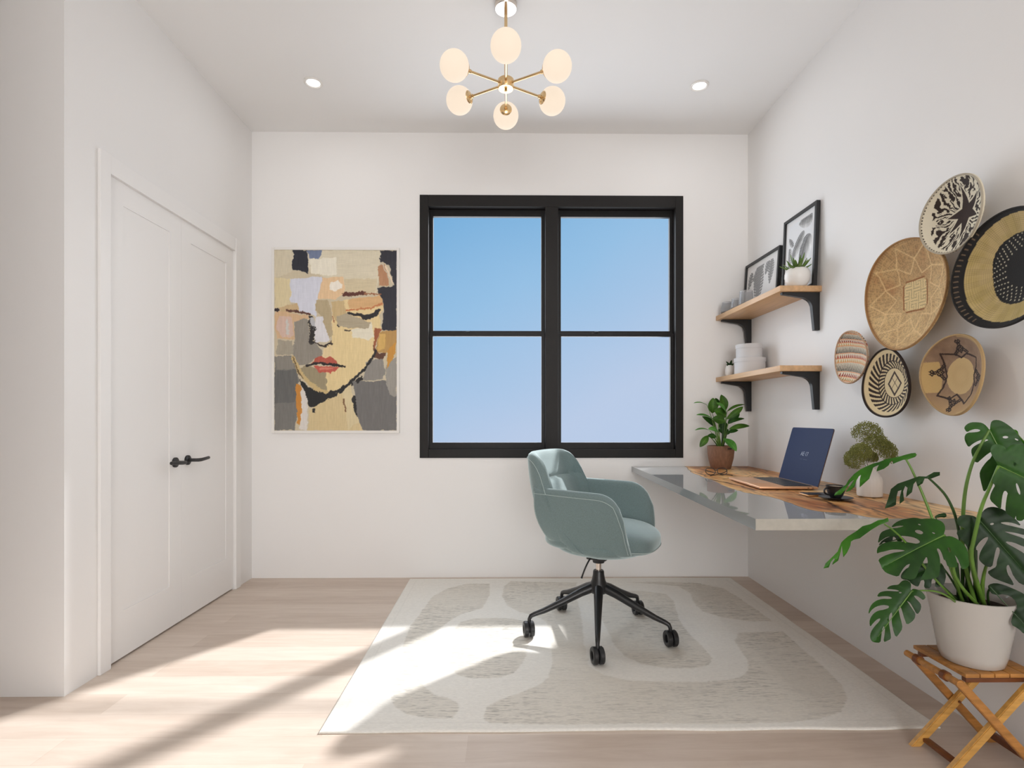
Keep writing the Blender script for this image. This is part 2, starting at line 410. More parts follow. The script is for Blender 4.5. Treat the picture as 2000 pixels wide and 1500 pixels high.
for k in range(2):
    xa, xb = (fx[1], fx[2]) if k == 0 else (fx[3], fx[4])
    for up in (0, 1):
        z0, z1 = (fz[1], zm) if not up else (zm, fz[2])
        y0 = D + (.05 if up else .03); y1 = y0 + .03; s = .020
        bm = bmesh.new(); rb = .020 if up else .044; rt = .046 if up else .020
        box(bm, (xa, y0, z0), (xa + s + .004, y1, z1), .0015); box(bm, (xb - s - .004, y0, z0), (xb, y1, z1), .0015)
        box(bm, (xa + s, y0, z0), (xb - s, y1, z0 + rb), .0015); box(bm, (xa + s, y0, z1 - rt), (xb - s, y1, z1), .0015)
        sh = obj('window_sash', bm, BLACKS, wn, smooth=False)
        bm = bmesh.new(); box(bm, (xa + s, y0 + .012, z0 + rb - .003), (xb - s, y0 + .016, z1 - rt + .003)); obj('pane', bm, PANE, sh, smooth=False)
        if not up:
            bm = bmesh.new(); lx = xa + (xb - xa) * (.32 if k == 0 else .32)
            box(bm, (lx - .018, y0 + .002, z1), (lx + .018, y0 + .02, z1 + .006), .002); box(bm, (lx - .004, y0 - .012, z1 + .005), (lx + .022, y0 + .006, z1 + .012), .002)
            obj('sash_lock', bm, BLACKM, sh)

# ------------------------------------------------------------------ recessed lights + chandelier
for (px, py), w_ in (((612, 161), 'left'), ((1366, 167), 'right')):
    p = at_z(px, py, H)
    t = thing('recessed_ceiling_light', 'round white recessed ceiling light %s of the brass chandelier' % w_, 'ceiling light', p, 0, 'recessed ceiling lights')
    bm = bmesh.new(); lathe(bm, [(.041, 0), (.052, 0), (.053, -.004), (.045, -.008), (.040, -.006), (.036, -.003), (.041, 0)], c=p, n=36); obj('trim_ring', bm, WHITEC, t)
    bm = bmesh.new(); lathe(bm, [(.037, -.0035), (0, -.0035)], c=p, n=36); obj('lens', bm, DOT, t)

CX, CY, CZ = 0.0, 2.525, 2.63
ch = thing('chandelier', 'brass ceiling chandelier with six glowing opal glass globes', 'chandelier', (CX, CY, H))
bm = bmesh.new(); lathe(bm, [(0, H), (.052, H), (.052, H - .02), (.049, H - .025), (0, H - .025)], c=(CX, CY, 0), n=40); obj('canopy', bm, CHROME, ch)
bm = bmesh.new(); tube(bm, [(CX, CY, H - .02), (CX, CY, CZ)], .0075, 14); obj('stem', bm, BRASS, ch)
bm = bmesh.new(); lathe(bm, [(0, CZ + .026), (.030, CZ + .026), (.037, CZ + .020), (.037, CZ - .018), (.034, CZ - .022), (0, CZ - .022)], c=(CX, CY, 0), n=40)
hub = obj('hub', bm, BRASS, ch)
bm = bmesh.new(); lathe(bm, [(0, CZ - .022), (.006, CZ - .023), (.007, CZ - .032), (0, CZ - .036)], c=(CX, CY, 0), n=16); obj('finial', bm, BRASS, hub)
for k in range(6):
    an = R(-90 + 60 * k); dv = Vector((math.cos(an), math.sin(an), 0)); c0 = Vector((CX, CY, CZ)); gc = c0 + dv * .262
    bm = bmesh.new(); tube(bm, [c0 + dv * .03, c0 + dv * .19], .0055, 12); tube(bm, [c0 + dv * .182, c0 + dv * .197], .009, 12); arm = obj('arm', bm, BRASS, ch)
    bm = bmesh.new(); M_ = aim(c0 + dv * .195, dv); lathe(bm, [(0, -.001), (.009, 0), (.022, .003), (.029, .008), (.033, .016), (.0345, .020), (.030, .017), (0, .008)], n=28, M=M_); obj('socket_cup', bm, BRASS, arm)
    bm = bmesh.new(); ellipsoid(bm, gc, (.0645, .0645, .0645), 32, 20); obj('globe', bm, GLOBE, arm)

# ------------------------------------------------------------------ rug
rx0, rx1, ry0, ry1 = -.640, 1.510, 1.862, 3.625
cA = lambda x, y: (600 + x / 4, 1110 + y / 4); cB = lambda x, y: (1050 + x / 4, 1110 + y / 4); cC = lambda x, y: (1400 + x / 4.348, 1110 + y / 4.348)
def flo(f, pts): return [tuple(at_z(*f(*p), 0)[:2]) for p in pts]
rugs = [
 flo(cA, [(1425,130),(1250,130),(1100,165),(980,230),(900,340),(800,470),(750,620),(700,800),(665,950),(662,1040),(690,1100),(780,1150),(880,1175),(1000,1188),(1140,1185),(1180,1120),(1180,1070),(1100,1030),(1000,1005),(930,950),(880,900),(865,820),(880,700),(930,600),(1010,500),(1100,430),(1200,370),(1370,320),(1425,220)]),
 flo(cA, [(1200,430),(1300,405),(1450,398),(1600,405),(1700,425),(1740,500),(1730,600),(1700,720),(1660,790),(1600,840),(1500,868),(1400,875),(1250,870),(1160,840),(1110,780),(1100,700),(1130,560),(1160,470)]),
 flo(cA, [(1590,110),(1540,150),(1525,230),(1560,300),(1650,350),(1780,380),(1870,430),(1900,520),(1915,640),(1910,780),(1880,870),(1800,930),(1650,990),(1500,1040),(1400,1100),(1380,1190),(1420,1222),(2000,1238)]) +
 flo(cC, [(0,1335),(600,1330),(850,1300),(1050,1230),(1110,1120),(1050,1000),(900,850),(700,680),(560,550),(190,560),(150,630),(190,700),(260,800),(265,880),(200,940),(60,970)]) +
 flo(cB, [(1300,900),(900,900),(700,890),(520,850),(400,780),(360,600),(350,420),(320,300),(290,200),(310,120)]),
 flo(cB, [(480,220),(620,190),(800,185),(1000,210),(1060,260),(1100,400),(1180,520),(1300,640),(1360,720),(1330,770),(1200,795),(1000,795),(800,760),(680,700),(600,620),(540,480),(450,310)]),
 flo(cB, [(700,120),(1000,115),(1250,125),(1450,165),(1560,230),(1700,330),(1840,425),(1650,425),(1450,395),(1290,350),(1220,280),(1190,200),(1100,150),(900,130)])]
nx, ny = 620, 520
u, v = paint_plane(rx0, rx1, ry0, ry1, nx, ny)
jx = u + (vnoise(u * 90, v * 90, 3) - .5) * .008; jy = v + (vnoise(u * 90, v * 90, 4) - .5) * .006
mask = np.zeros(u.shape, bool)
for pl in rugs: mask |= inpoly(jx, jy, pl)
base = np.ones(u.shape + (3,)) * lin((236, 233, 226)); dark = lin((224, 219, 209)); 
mf = mask.astype(float)
for _ in range(2): mf = (mf + np.roll(mf, 1, 0) + np.roll(mf, -1, 0) + np.roll(mf, 1, 1) + np.roll(mf, -1, 1)) / 5
C_ = base * (1 - mf[..., None]) + dark * mf[..., None]
st = vnoise(u * 26, v * 330, 9); st2 = vnoise(u * 70, v * 420, 12); patch = fbm(u * 4, v * 4, 21)
spk = np.clip((st * .6 + st2 * .4 - .54) * 5, 0, 1) * np.clip((patch - .2) * 2.2, .25, 1)
C_ = C_ * (1 - np.where(mask, .36, .05) * spk)[..., None] * (1 + (st2 - .5) * .05)[..., None]
edge = np.minimum(np.minimum(u - rx0, rx1 - u), np.minimum(v - ry0, ry1 - v))
C_ = C_ * (1 - .06 * np.exp(-((edge - .05) / .003) ** 2))[..., None]
zt = .008 + (fbm(u * 3, v * 3, 2) - .5) * .002 - .004 * np.exp(-(edge / .004) ** 2)
me = grid_mesh('rug', np.stack([u + (vnoise(v * 5, v * 0, 5) - .5) * .006 * (np.abs(u - rx0) > 1) , v + (vnoise(u * 4, u * 0, 7) - .5) * .010 * (v < 2.2), zt], -1), C_)
RUGM = mat('rug_weave', (1, 1, 1), .95, vcol=True, noise=((70, 620, 70), .09), bump=((90, 700, 90), .5, .002))
rug = link_mesh('rug', me, RUGM)
tag(rug, 'large flat woven off-white rug with soft grey abstract shapes', 'rug')
so = rug.modifiers.new('thick', 'SOLIDIFY'); so.thickness = .007; so.offset = -1

# ------------------------------------------------------------------ office chair (local: +x is forward)
CH = thing('office_chair', 'teal velvet swivel armchair on black five-star base with casters', 'chair', (.462, 2.70, .009), R(-28))
def loft(loops, close=True):
    bm = bmesh.new(); rows = [[bm.verts.new(p) for p in l] for l in loops]; n = len(rows[0])
    for A, B in zip(rows, rows[1:]):
        for k in range(n):
            bm.faces.new((A[k], A[(k + 1) % n], B[(k + 1) % n], B[k]))
    if close: bm.faces.new(rows[0]); bm.faces.new(rows[-1])
    return bm
def slab_loop(outer, inner):            # outer/inner lists bottom->top; rounded top and bottom
    def cap(a, b, prev):                # half circle from a to b bulging away from prev
        a, b, prev = Vector(a), Vector(b), Vector(prev); c = (a + b) / 2; r = (a - b).length / 2; up = (a - prev).normalized()
        return [c + (a - c) * math.cos(t) + up * r * math.sin(t) for t in (R(36), R(72), R(108), R(144))]
    o = [Vector(p) for p in outer]; i = [Vector(p) for p in inner]
    return o + cap(o[-1], i[-1], o[-2]) + i[::-1] + cap(i[0], o[0], i[1])
sm = lambda t: max(0, min(1, t)) ** 2 * (3 - 2 * max(0, min(1, t)))
# backrest
loops = []; pipe = []; NA = 44; NT = 26
for i in range(NA + 1):
    a = -1 + 2 * i / NA; s_ = math.copysign(abs(a) ** .9, a)
    zt_ = .71 + .160 * (max(0, 1 - abs(a) ** 8)) ** .55 + .006 * (1 - a * a)
    zb_ = .455
    out, inn = [], []
    for j in range(NT + 1):
        t = j / NT; z = zb_ + (zt_ - zb_) * t; h = (z - .455) / .44
        Wd = .272 + .006 * math.sin(math.pi * h) - .032 * sm((h - .5) / .5) - .030 * max(0, 1 - h / .5)
        xc = -.212 - .105 * sm(h * .85 + .1) + .085 * max(0, 1 - h / .45) ** 2
        yo = Wd * math.sin(s_ * math.pi / 2 * .98) ** 1 if False else Wd * math.copysign(1 - (1 - abs(s_)) ** 1.75, s_)
        xo = xc + .115 * (abs(s_) ** 3.2) - .010 * (1 - s_ * s_)
        th = .066 - .012 * t - .010 * abs(s_) ** 2
        cre = .020 * math.exp(-((z - .765) / .010) ** 2) + .012 * (1 / (1 + math.exp(-(z - .765) / .006))) - .012
        wing = .003 * math.exp(-((abs(s_) - .72) / .08) ** 2)
        belly = .018 * math.sin(math.pi * min(1, max(0, (z - .5) / .26))) * (1 - s_ ** 2)
        dx = (th - cre * (1 - abs(s_) ** 4) - wing + belly * 1.0); nx_ = math.cos(s_ * .9); ny_ = -math.sin(s_ * .9)
        out.append((xo, yo, z)); inn.append((xo + dx * nx_, yo + dx * ny_, z + .004 * t))
    lp = slab_loop(out, inn); loops.append(lp); pipe.append(lp[NT] + Vector((-.003, 0, .0)))
bm = loft(loops); back = obj('backrest', bm, FABRIC, CH, local=True)
bm = bmesh.new(); tube(bm, pipe, .0014, 6); obj('piping', bm, PIPING, back, local=True)
# arms
for sd in (-1, 1):
    loops = []; NX = 30; NZ = 16; p1, p2, p3 = [], [], []
    for i in range(NX + 1):
        q = i / NX; out, inn = [], []
        xb = -.232
        qc = max(0, (q - .74) / .26); top = .710 + .012 * (1 - q) - .105 * (1 - math.sqrt(max(0, 1 - qc ** 2.3)))
        bot = .462 - .004 * math.sin(math.pi * q) + .035 * max(0, 1 - q * 2.5) ** 2 
        endr = 1 - .55 * max(0, (q - .88) / .12) ** 2.5
        for j in range(NZ + 1):
            t = j / NZ; z = bot + (top - bot) * t
            xf = .224 - .036 * max(0, (z - .46) / .25) ** 1.4
            x = xb + (xf - xb) * q + .075 * (1 - q) ** 2 * max(0, 1 - (z - .455) / .2) ** 2
            yo = .284 - .050 * (1 - t) ** 2.2 - .016 * (1 - q) ** 2 + .004 * math.sin(math.pi * q)
            th = (.046 - .008 * t) * endr
            out.append((x, sd * yo, z)); inn.append((x, sd * (yo - th), z))
        if i == 0: first = out
        lp = slab_loop(out, inn); loops.append(lp); p1.append(Vector(out[-1]) + Vector((0, sd * .0015, -.010))); p2.append(Vector(out[0]) + Vector((0, sd * .001, .006)))
    front = [Vector(p) + Vector((-.010, sd * .0015, 0)) for p in loops[-1][:NZ + 1]]
    bm = loft(loops); arm = obj('armrest', bm, FABRIC, CH, local=True)
    bm = bmesh.new(); path = p1[:-2] + front[::-1][4:]
    tube(bm, smooth(path, 1), .0012, 6)
    tube(bm, p2, .0010, 6); tube(bm, [Vector(p) + Vector((.003, sd * .001, 0)) for p in first], .0011, 6)
    obj('piping', bm, PIPING, arm, local=True)
# seat cushion
bm = bmesh.new(); ellipsoid(bm, (0, 0, 0), (1, 1, 1), 48, 24, .62)
for v_ in bm.verts:
    x, y, z = v_.co; fx_ = (x + 1) / 2
    X = .025 + x * .268; Y = y * .243 * (1 - .10 * max(0, x) ** 3)
    Z = .492 + z * (.060 if z > 0 else .058) + .014 * (1 - x * x) * (1 - y * y) * (z > 0) - .010 * max(0, x) ** 3 * 2 + .006 * (x < 0) * x
    v_.co = (X, Y, Z)
seat = obj('seat', bm, FABRIC, CH, local=True)
bm = bmesh.new(); ellipsoid(bm, (0, 0, 0), (1, 1, 1), 48, 24, .72)
for v_ in bm.verts:
    x, y, z = v_.co
    v_.co = (.020 + x * (.262 if x > 0 else .225), y * (.252 if x > 0 else .238), .470 + z * (.03 if z > 0 else .068) + .028 * x * x * (z < 0) * .6)
shell = obj('seat_shell', bm, FABRIC, CH, local=True); shell['label'] = 'rounded velvet underside of the seat'
bm = bmesh.new()
pp = []
for k in range(25):
    th = R(-78 + 156 * k / 24); x = math.copysign(abs(math.cos(th)) ** .62, math.cos(th)); y = math.copysign(abs(math.sin(th)) ** .62, math.sin(th))
    pp.append((.025 + x * .267, y * .242 * (1 - .10 * max(0, x) ** 3), .470 - .018 * max(0, x) ** 3))
tube(bm, pp, .0022, 6); obj('piping', bm, PIPING, seat, local=True)
# column
bm = bmesh.new(); box(bm, (-.05, -.045, .368), (.05, .045, .402), .006); lathe(bm, [(0, .35), (.028, .35), (.030, .356), (.030, .38), (0, .38)], n=28); obj('seat_mount', bm, BLACKP, CH, local=True)
bm = bmesh.new(); lathe(bm, [(0, .29), (.0135, .29), (.0135, .355), (0, .355)], n=24); obj('gas_lift', bm, CHROME, CH, local=True)
bm = bmesh.new(); tube(bm, bez([(-.02, -.03, .385), (-.03, -.05, .38), (-.045, -.075, .335), (-.058, -.088, .285)], 8), [.004] * 8 + [.0048], 8); obj('height_lever', bm, BLACKP, CH, local=True)
bm = bmesh.new(); lathe(bm, [(0, .312), (.024, .312), (.027, .306), (.028, .290), (.034, .262), (.046, .236), (.050, .215), (.038, .200), (0, .200)], n=36); obj('base_hub', bm, BLACKP, CH, local=True)
for k in range(5):
    an = R(-100.4 + 28 + 72 * k); dv = Vector((math.cos(an), math.sin(an), 0)); zz = Vector((0, 0, 1))
    P = [dv * .025 + zz * .228, dv * .09 + zz * .205, dv * .18 + zz * .163, dv * .28 + zz * .122, dv * .325 + zz * .108, dv * .343 + zz * .100, dv * .350 + zz * .086, dv * .351 + zz * .060]
    bm = bmesh.new(); tube(bm, P, [.024, .0215, .0175, .0135, .0115, .0105, .009, .0085], 14); leg = obj('base_leg', bm, BLACKP, CH, local=True)
    cdir = R(100 + 28); side = Vector((math.cos(cdir), math.sin(cdir), 0)); side = Vector((math.cos(R(28 + 8)), math.sin(R(28 + 8)), 0))
    c = dv * .353 + zz * .038
    bm = bmesh.new(); tube(bm, [c + zz * .045, c + zz * .0], .006, 10)
    for w in (-1, 1):
        M_ = aim(c + side * w * .003, side * w)
        lathe(bm, [(.018, .004), (.018, 0), (.034, 0), (.0375, .004), (.0375, .018), (.034, .022), (.022, .022), (.018, .018), (.018, .004)], n=30, M=M_)
    M_ = aim(c, side); lathe(bm, [(0, -.012), (.019, -.012), (.019, .012), (0, .012)], n=20, M=M_)
    obj('caster', bm, BLACKP, leg, local=True)

# ------------------------------------------------------------------ portrait painting
pt = thing('framed_painting', 'tall white framed abstract portrait painting of a woman with closed eyes', 'painting', at(655, 846, D))
a, b_ = at(536, 841, D - .02), at(775, 489, D - .02); o0, o1 = at(531, 846, D - .02), at(780, 484, D - .02)
bm = bmesh.new()
for lo, hi in (((o0.x, o0.z), (a.x, o1.z)), ((b_.x, o0.z), (o1.x, o1.z)), ((a.x, o0.z), (b_.x, a.z)), ((a.x, b_.z), (b_.x, o1.z))):
    box(bm, (lo[0], D - .026, lo[1]), (hi[0], D, hi[1]), .0015)
obj('picture_frame', bm, WHITEC, pt, smooth=False)
nx, ny = 520, 769
px, py = paint_plane(128, 981, 1358, 100, nx, ny)
X_ = px + (fbm(px / 26, py / 26, 1) - .5) * 22 + (vnoise(px / 5, py / 5, 2) - .5) * 4
Y_ = py + (fbm(px / 26, py / 26, 5) - .5) * 22 + (vnoise(px / 5, py / 5, 6) - .5) * 4
img = np.ones(px.shape + (3,)) * np.array([198., 186, 160])
def fill(col, pts, soft=False, streak=8, vert=True):
    m = inpoly(X_, Y_, pts)
    s_ = (fbm(px / 5, py / 60, len(pts) + int(pts[0][0])) if vert else fbm(px / 60, py / 5, len(pts) + int(pts[0][0]))) - .5
    img[m] = (np.array(col, float) + s_[m][:, None] * streak * 2.2)
def stroke(col, pts, w, rag=.35):
    d = segdist(X_, Y_, pts); ww = w * (1 + rag * (vnoise(px / 6, py / 6, int(w * 7)) - .5) * 2)
    m = d < ww; img[m] = np.array(col, float)
fill((206, 196, 172), [(128,100),(260,100),(250,260),(128,290)]); fill((212, 203, 180), [(350,100),(870,100),(860,270),(840,400),(600,390),(460,280),(370,250)], vert=False)
fill((30, 32, 44), [(258,100),(350,100),(365,160),(360,265),(300,240),(250,235)]); fill((110, 122, 150), [(350,100),(460,100),(440,160),(380,160)])
fill((228, 222, 205), [(372,165),(560,150),(560,280),(380,265)]); fill((34, 34, 44), [(868,100),(981,100),(981,660),(880,660),(890,470),(850,390),(850,360),(960,350),(930,200),(868,180)])
fill((176, 130, 96), [(850,200),(900,200),(925,345),(860,350)]); stroke((225, 205, 180), [(905,210),(950,330)], 6); stroke((200, 190, 170), [(880,195),(920,290)], 4)
fill((212, 198, 160), [(128,290),(245,300),(240,490),(128,505)]); fill((196, 170, 130), [(160,500),(300,460),(330,540),(180,530)])
fill((206, 208, 220), [(240,300),(460,285),(430,440),(410,480),(420,560),(300,520),(290,465),(240,460)])
fill((222, 190, 150), [(460,290),(610,290),(620,400),(560,440),(430,440)]); fill((235, 228, 215), [(520,330),(570,310),(605,345),(560,390),(512,375)]); fill((204, 190, 158), [(615,300),(840,300),(835,395),(620,395)], vert=False)
fill((205, 172, 135), [(150,520),(360,560),(365,580),(260,600),(275,720),(150,720),(128,640),(128,560)]); fill((206, 178, 164), [(160,560),(250,570),(262,700),(180,715),(140,640)])
stroke((200, 196, 190), [(212,590),(222,680)], 9)
fill((176, 160, 128), [(415,450),(500,445),(525,520),(530,700),(500,715),(455,560),(415,520)])
fill((222, 200, 150), [(530,470),(640,440),(880,440),(890,500),(860,560),(875,640),(850,700),(830,800),(770,900),(680,990),(560,1085),(490,1090),(490,960),(560,900),(460,850),(500,770),(530,720)])
fill((196, 172, 128), [(525,460),(610,450),(625,540),(560,600),(535,560)]); fill((208, 168, 120), [(640,440),(870,420),(890,480),(760,520),(650,500)], vert=False)
fill((170, 158, 134), [(560,560),(640,540),(720,580),(800,600),(790,650),(640,640),(570,630)], vert=False); fill((222, 215, 195), [(665,650),(785,645),(800,595),(825,700),(790,725),(670,705)], vert=False)
fill((140, 134, 124), [(265,600),(330,580),(368,590),(370,700),(460,800),(460,850),(400,860),(350,900),(300,900),(245,800),(270,720)])
fill((150, 138, 110), [(350,900),(430,930),(490,960),(490,1085),(430,1080),(340,1000),(300,930)]); fill((160, 152, 136), [(150,730),(250,730),(260,830),(140,830)])
fill((214, 212, 216), [(420,560),(460,560),(485,650),(510,720),(500,745),(410,740),(400,660)]); fill((222, 200, 156), [(470,780),(530,770),(520,860),(460,850)])
fill((116, 114, 110), [(128,840),(250,835),(290,960),(300,1010),(275,1060),(290,1180),(270,1358),(128,1358)]); fill((98, 98, 96), [(128,940),(280,935),(290,1010),(270,1160),(128,1170)]); fill((134, 130, 122), [(130,840),(240,840),(270,930),(140,935)])
fill((196, 132, 52), [(275,1030),(320,1040),(325,1200),(315,1330),(285,1310),(280,1150)]); fill((212, 206, 200), [(310,1040),(350,1050),(360,1210),(355,1358),(300,1358),(320,1200)])
fill((20, 19, 20), [(300,1000),(360,1050),(480,1098),(560,1100),(670,1020),(700,1020),(640,1070),(560,1110),(500,1150),(400,1190),(370,1195),(350,1120),(320,1060)])
fill((206, 186, 142), [(400,1190),(560,1110),(600,1090),(660,1040),(665,1150),(700,1260),(745,1358),(360,1358),(370,1220)]); fill((212, 196, 156), [(600,1090),(660,1030),(670,1160),(720,1290),(640,1358),(620,1200)])
fill((22, 20, 20), [(668,1120),(695,1110),(720,1250),(700,1260),(672,1180)]); stroke((120, 86, 56), [(610,1140),(628,1220)], 6)
fill((108, 106, 104), [(670,1010),(900,1010),(981,1120),(981,1358),(745,1358),(700,1250),(690,1110)]); fill((136, 132, 126), [(770,880),(880,850),(900,940),(890,1000),(750,1005)]); fill((150, 146, 138), [(900,900),(981,840),(981,1120),(930,1110),(905,1030)])
fill((24, 22, 22), [(690,1010),(740,975),(750,1000),(700,1030)]); fill((178, 140, 80), [(860,670),(981,655),(981,740),(900,830),(840,800),(850,720)]); fill((206, 168, 96), [(860,680),(905,690),(900,790),(850,800)])
fill((196, 140, 54), [(920,800),(975,740),(960,850),(905,930)]); fill((86, 50, 30), [(820,760),(860,820),(910,820),(880,860),(820,850)]); fill((150, 84, 50), [(825,645),(880,650),(850,700),(840,760),(825,800)])
stroke((20, 18, 18), [(835,800),(790,890),(720,965),(640,1035),(560,1090),(480,1100),(400,1070)], 9); stroke((196, 172, 122), [(262,855),(300,940),(345,1000),(430,1075),(480,1090)], 15); stroke((90, 70, 40), [(262,850),(290,940),(330,1000)], 4)
stroke((88, 44, 32), [(610,415),(690,402),(760,400)], 12, .5); stroke((150, 96, 62), [(760,400),(870,408)], 6, .6); stroke((84, 48, 40), [(210,518),(290,525),(370,550)], 8, .6); stroke((40, 28, 30), [(130,520),(150,515)], 12)
stroke((30, 26, 28), [(640,538),(700,548),(760,560),(820,545),(862,515)], 8); fill((26, 24, 28), [(700,545),(780,555),(862,515),(860,545),(800,580),(740,585)]); stroke((190, 120, 76), [(625,520),(720,512),(800,505),(880,470)], 6, .6)
stroke((34, 30, 30), [(385,575),(392,640),(385,740)], 18, .5); fill((180, 180, 184), [(375,580),(410,570),(410,630),(380,625)])
stroke((50, 36, 32), [(408,742),(460,768),(480,775)], 5); stroke((40, 28, 26), [(480,768),(525,752)], 7); stroke((60, 46, 40), [(520,735),(530,760)], 3)
fill((176, 84, 66), [(380,890),(420,850),(455,840),(480,850),(510,842),(545,855),(580,905),(500,895),(440,885)]); fill((186, 86, 70), [(400,905),(470,905),(580,912),(555,940),(500,957),(440,950)])
fill((204, 120, 100), [(440,915),(500,915),(540,925),(500,940),(450,935)]); stroke((24, 16, 16), [(350,905),(400,890),(450,885),(510,893),(560,900),(615,916)], 7, .4)
stroke((30, 26, 26), [(570,620),(578,635)], 4); stroke((60, 50, 42), [(620,660),(660,658)], 4); fill((30, 26, 24), [(390,1205),(412,1200),(410,1230),(390,1230)]); stroke((140, 80, 50), [(530,560),(545,600)], 3)
for _ in range(2): img[1:-1, 1:-1] = (img[1:-1, 1:-1] * 2 + img[:-2, 1:-1] + img[2:, 1:-1] + img[1:-1, :-2] + img[1:-1, 2:]) / 6
img *= (1 + (fbm(px / 4, py / 30, 31) - .5) * .05 + (fbm(px / 30, py / 4, 33) - .5) * .03)[..., None]
P3 = np.stack([np.interp(px, [128, 981], [a.x, b_.x]), np.full(px.shape, D - .020), np.interp(py, [100, 1358], [b_.z, a.z])], -1)
cv = link_mesh('canvas', grid_mesh('canvas', P3, lin(np.clip(img * 1.02, 0, 255))), PAINTM, pt)
cv['label'] = 'painted canvas in cream, grey, black and orange patches with red lips'
bm = bmesh.new(); box(bm, (a.x, D - .017, a.z), (b_.x, D - .002, b_.z)); obj('backing_board', bm, WHITEC, pt, smooth=False)

# ------------------------------------------------------------------ desk: live-edge slab set in grey resin
DZ, DT = .750, .037
EY = np.array([1.757, 1.785, 1.84, 1.862, 1.88, 1.93, 2.03, 2.16, 2.28, 2.38, 2.56, 2.88, 3.2, 3.45, 3.671])
EX = np.array([1.232, 1.200, 1.187, 1.182, 1.108, 1.087, 1.085, 1.101, 1.093, 1.053, 1.047, 1.087, 1.107, 1.165, 1.215])
desk = thing('desk', 'wall-mounted desk of live-edge wood set in clear grey resin', 'desk', (1.25, 2.7, DZ - DT))
nv, nu = 420, 170
vy = np.linspace(1.757, D, nv); ex = np.interp(vy, EY, EX) + (fbm(vy * 14, vy * 0 + 3, 4) - .5) * .018
q, yy = np.meshgrid(np.linspace(0, 1, nu), vy); xx = ex[:, None] + (XR - ex[:, None]) * q
wv = fbm(xx * 5, yy * 2.2, 40) * 1.0 + (xx - .0) * 1.0
rings = np.sin((wv * 60 + fbm(xx * 30, yy * 5, 42) * 5)) * .5 + .5; fine = fbm(xx * 160, yy * 12, 44)
tone = fbm(xx * 7, yy * 2.5, 46)
wc = np.stack([np.interp(tone, [.25, .45, .62, .8], c_) for c_ in ((242, 230, 206, 164), (204, 182, 144, 100), (150, 122, 84, 52))], -1)
wc *= (1 - .30 * rings ** 3 - .22 * (fine - .4))[..., None]
sap = np.exp(-((xx - ex[:, None]) / .035) ** 2)[..., None]; wc = wc * (1 - sap * .5) + np.array([232, 190, 132]) * sap * .5
redz = (np.exp(-((yy - 2.55) / .30) ** 2 - ((xx - 1.16) / .06) ** 2) + np.exp(-((yy - 2.2) / .2) ** 2 - ((xx - 1.22) / .05) ** 2) * .6)[..., None]
wc = wc * (1 - redz * .4) + np.array([150, 76, 38]) * redz * .4 * (.6 + .8 * rings[..., None])
xj, yj = xx + (fbm(xx * 40, yy * 20, 50) - .5) * .03, yy + (fbm(xx * 20, yy * 20, 51) - .5) * .02
for pts, w_, k_ in (([(1.19, 1.87), (1.23, 2.0), (1.26, 2.12), (1.24, 2.3)], .006, .85), ([(1.29, 1.78), (1.33, 2.0), (1.38, 2.35)], .004, .7), ([(1.13, 2.36), (1.20, 2.34), (1.27, 2.29)], .004, .8), ([(1.09, 2.9), (1.13, 2.65), (1.13, 2.45)], .008, .8),
                  ([(1.47, 1.78), (1.45, 2.0), (1.47, 2.3)], .003, .6), ([(1.52, 1.78), (1.50, 2.1)], .003, .6), ([(1.14, 3.5), (1.15, 3.2), (1.12, 3.0)], .004, .6), ([(1.40, 1.78), (1.36, 1.95), (1.33, 2.1)], .003, .6)):
    d_ = segdist(xj, yj, pts); f_ = np.clip(1 - d_ / (w_ * (1 + vnoise(xx * 30, yy * 8, 60))), 0, 1)[..., None] ** .5 * k_
    wc = wc * (1 - f_) + np.array([40, 18, 10]) * f_
edge_ = np.exp(-((xx - ex[:, None]) / .004) ** 2)[..., None]; wc = wc * (1 - .75 * edge_) + np.array([44, 24, 14]) * .75 * edge_
P3 = np.stack([xx, yy, np.full(xx.shape, DZ)], -1)
WOODT = mat('slab_wood', (1, 1, 1), .38, vcol=True, Specular_IOR_Level=.3)
me = grid_mesh('wood_slab', P3, lin(np.clip(wc, 0, 255)), flip=False)
slab = link_mesh('wood_slab', me, WOODT, desk)
so = slab.modifiers.new('t', 'SOLIDIFY'); so.thickness = DT; so.offset = -1
slab['label'] = 'orange-brown live-edge wood half'
bm = bmesh.new(); TOP, BOT = [], []
ny_ = 160; ys = np.linspace(1.757, D, ny_); exx = np.interp(ys, vy, ex) - .0004
def lx(y): return .812 + (y - 1.757) * (.853 - .812) / (D - 1.757)
r4 = [[bm.verts.new((lx(y), y, DZ)) for y in ys], [bm.verts.new((x, y, DZ)) for x, y in zip(exx, ys)], [bm.verts.new((x, y, DZ - DT)) for x, y in zip(exx, ys)], [bm.verts.new((lx(y), y, DZ - DT)) for y in ys]]
for A, B in zip(r4, r4[1:] + r4[:1]):
    for k in range(ny_ - 1): bm.faces.new((A[k], A[k + 1], B[k + 1], B[k]))
bm.faces.new([r[0] for r in r4]); bm.faces.new([r[-1] for r in r4])
rs = obj('resin_panel', bm, RESIN, desk, smooth=False); rs['label'] = 'glossy translucent grey resin half'
bm = bmesh.new(); box(bm, (.8125, 1.7555, DZ - DT), (XR, 1.7568, DZ)); 
obj('front_edge', bm, mat('resin_edge', L(176, 172, 162), .35, noise=((60, 60, 60), .06)), desk, smooth=False)

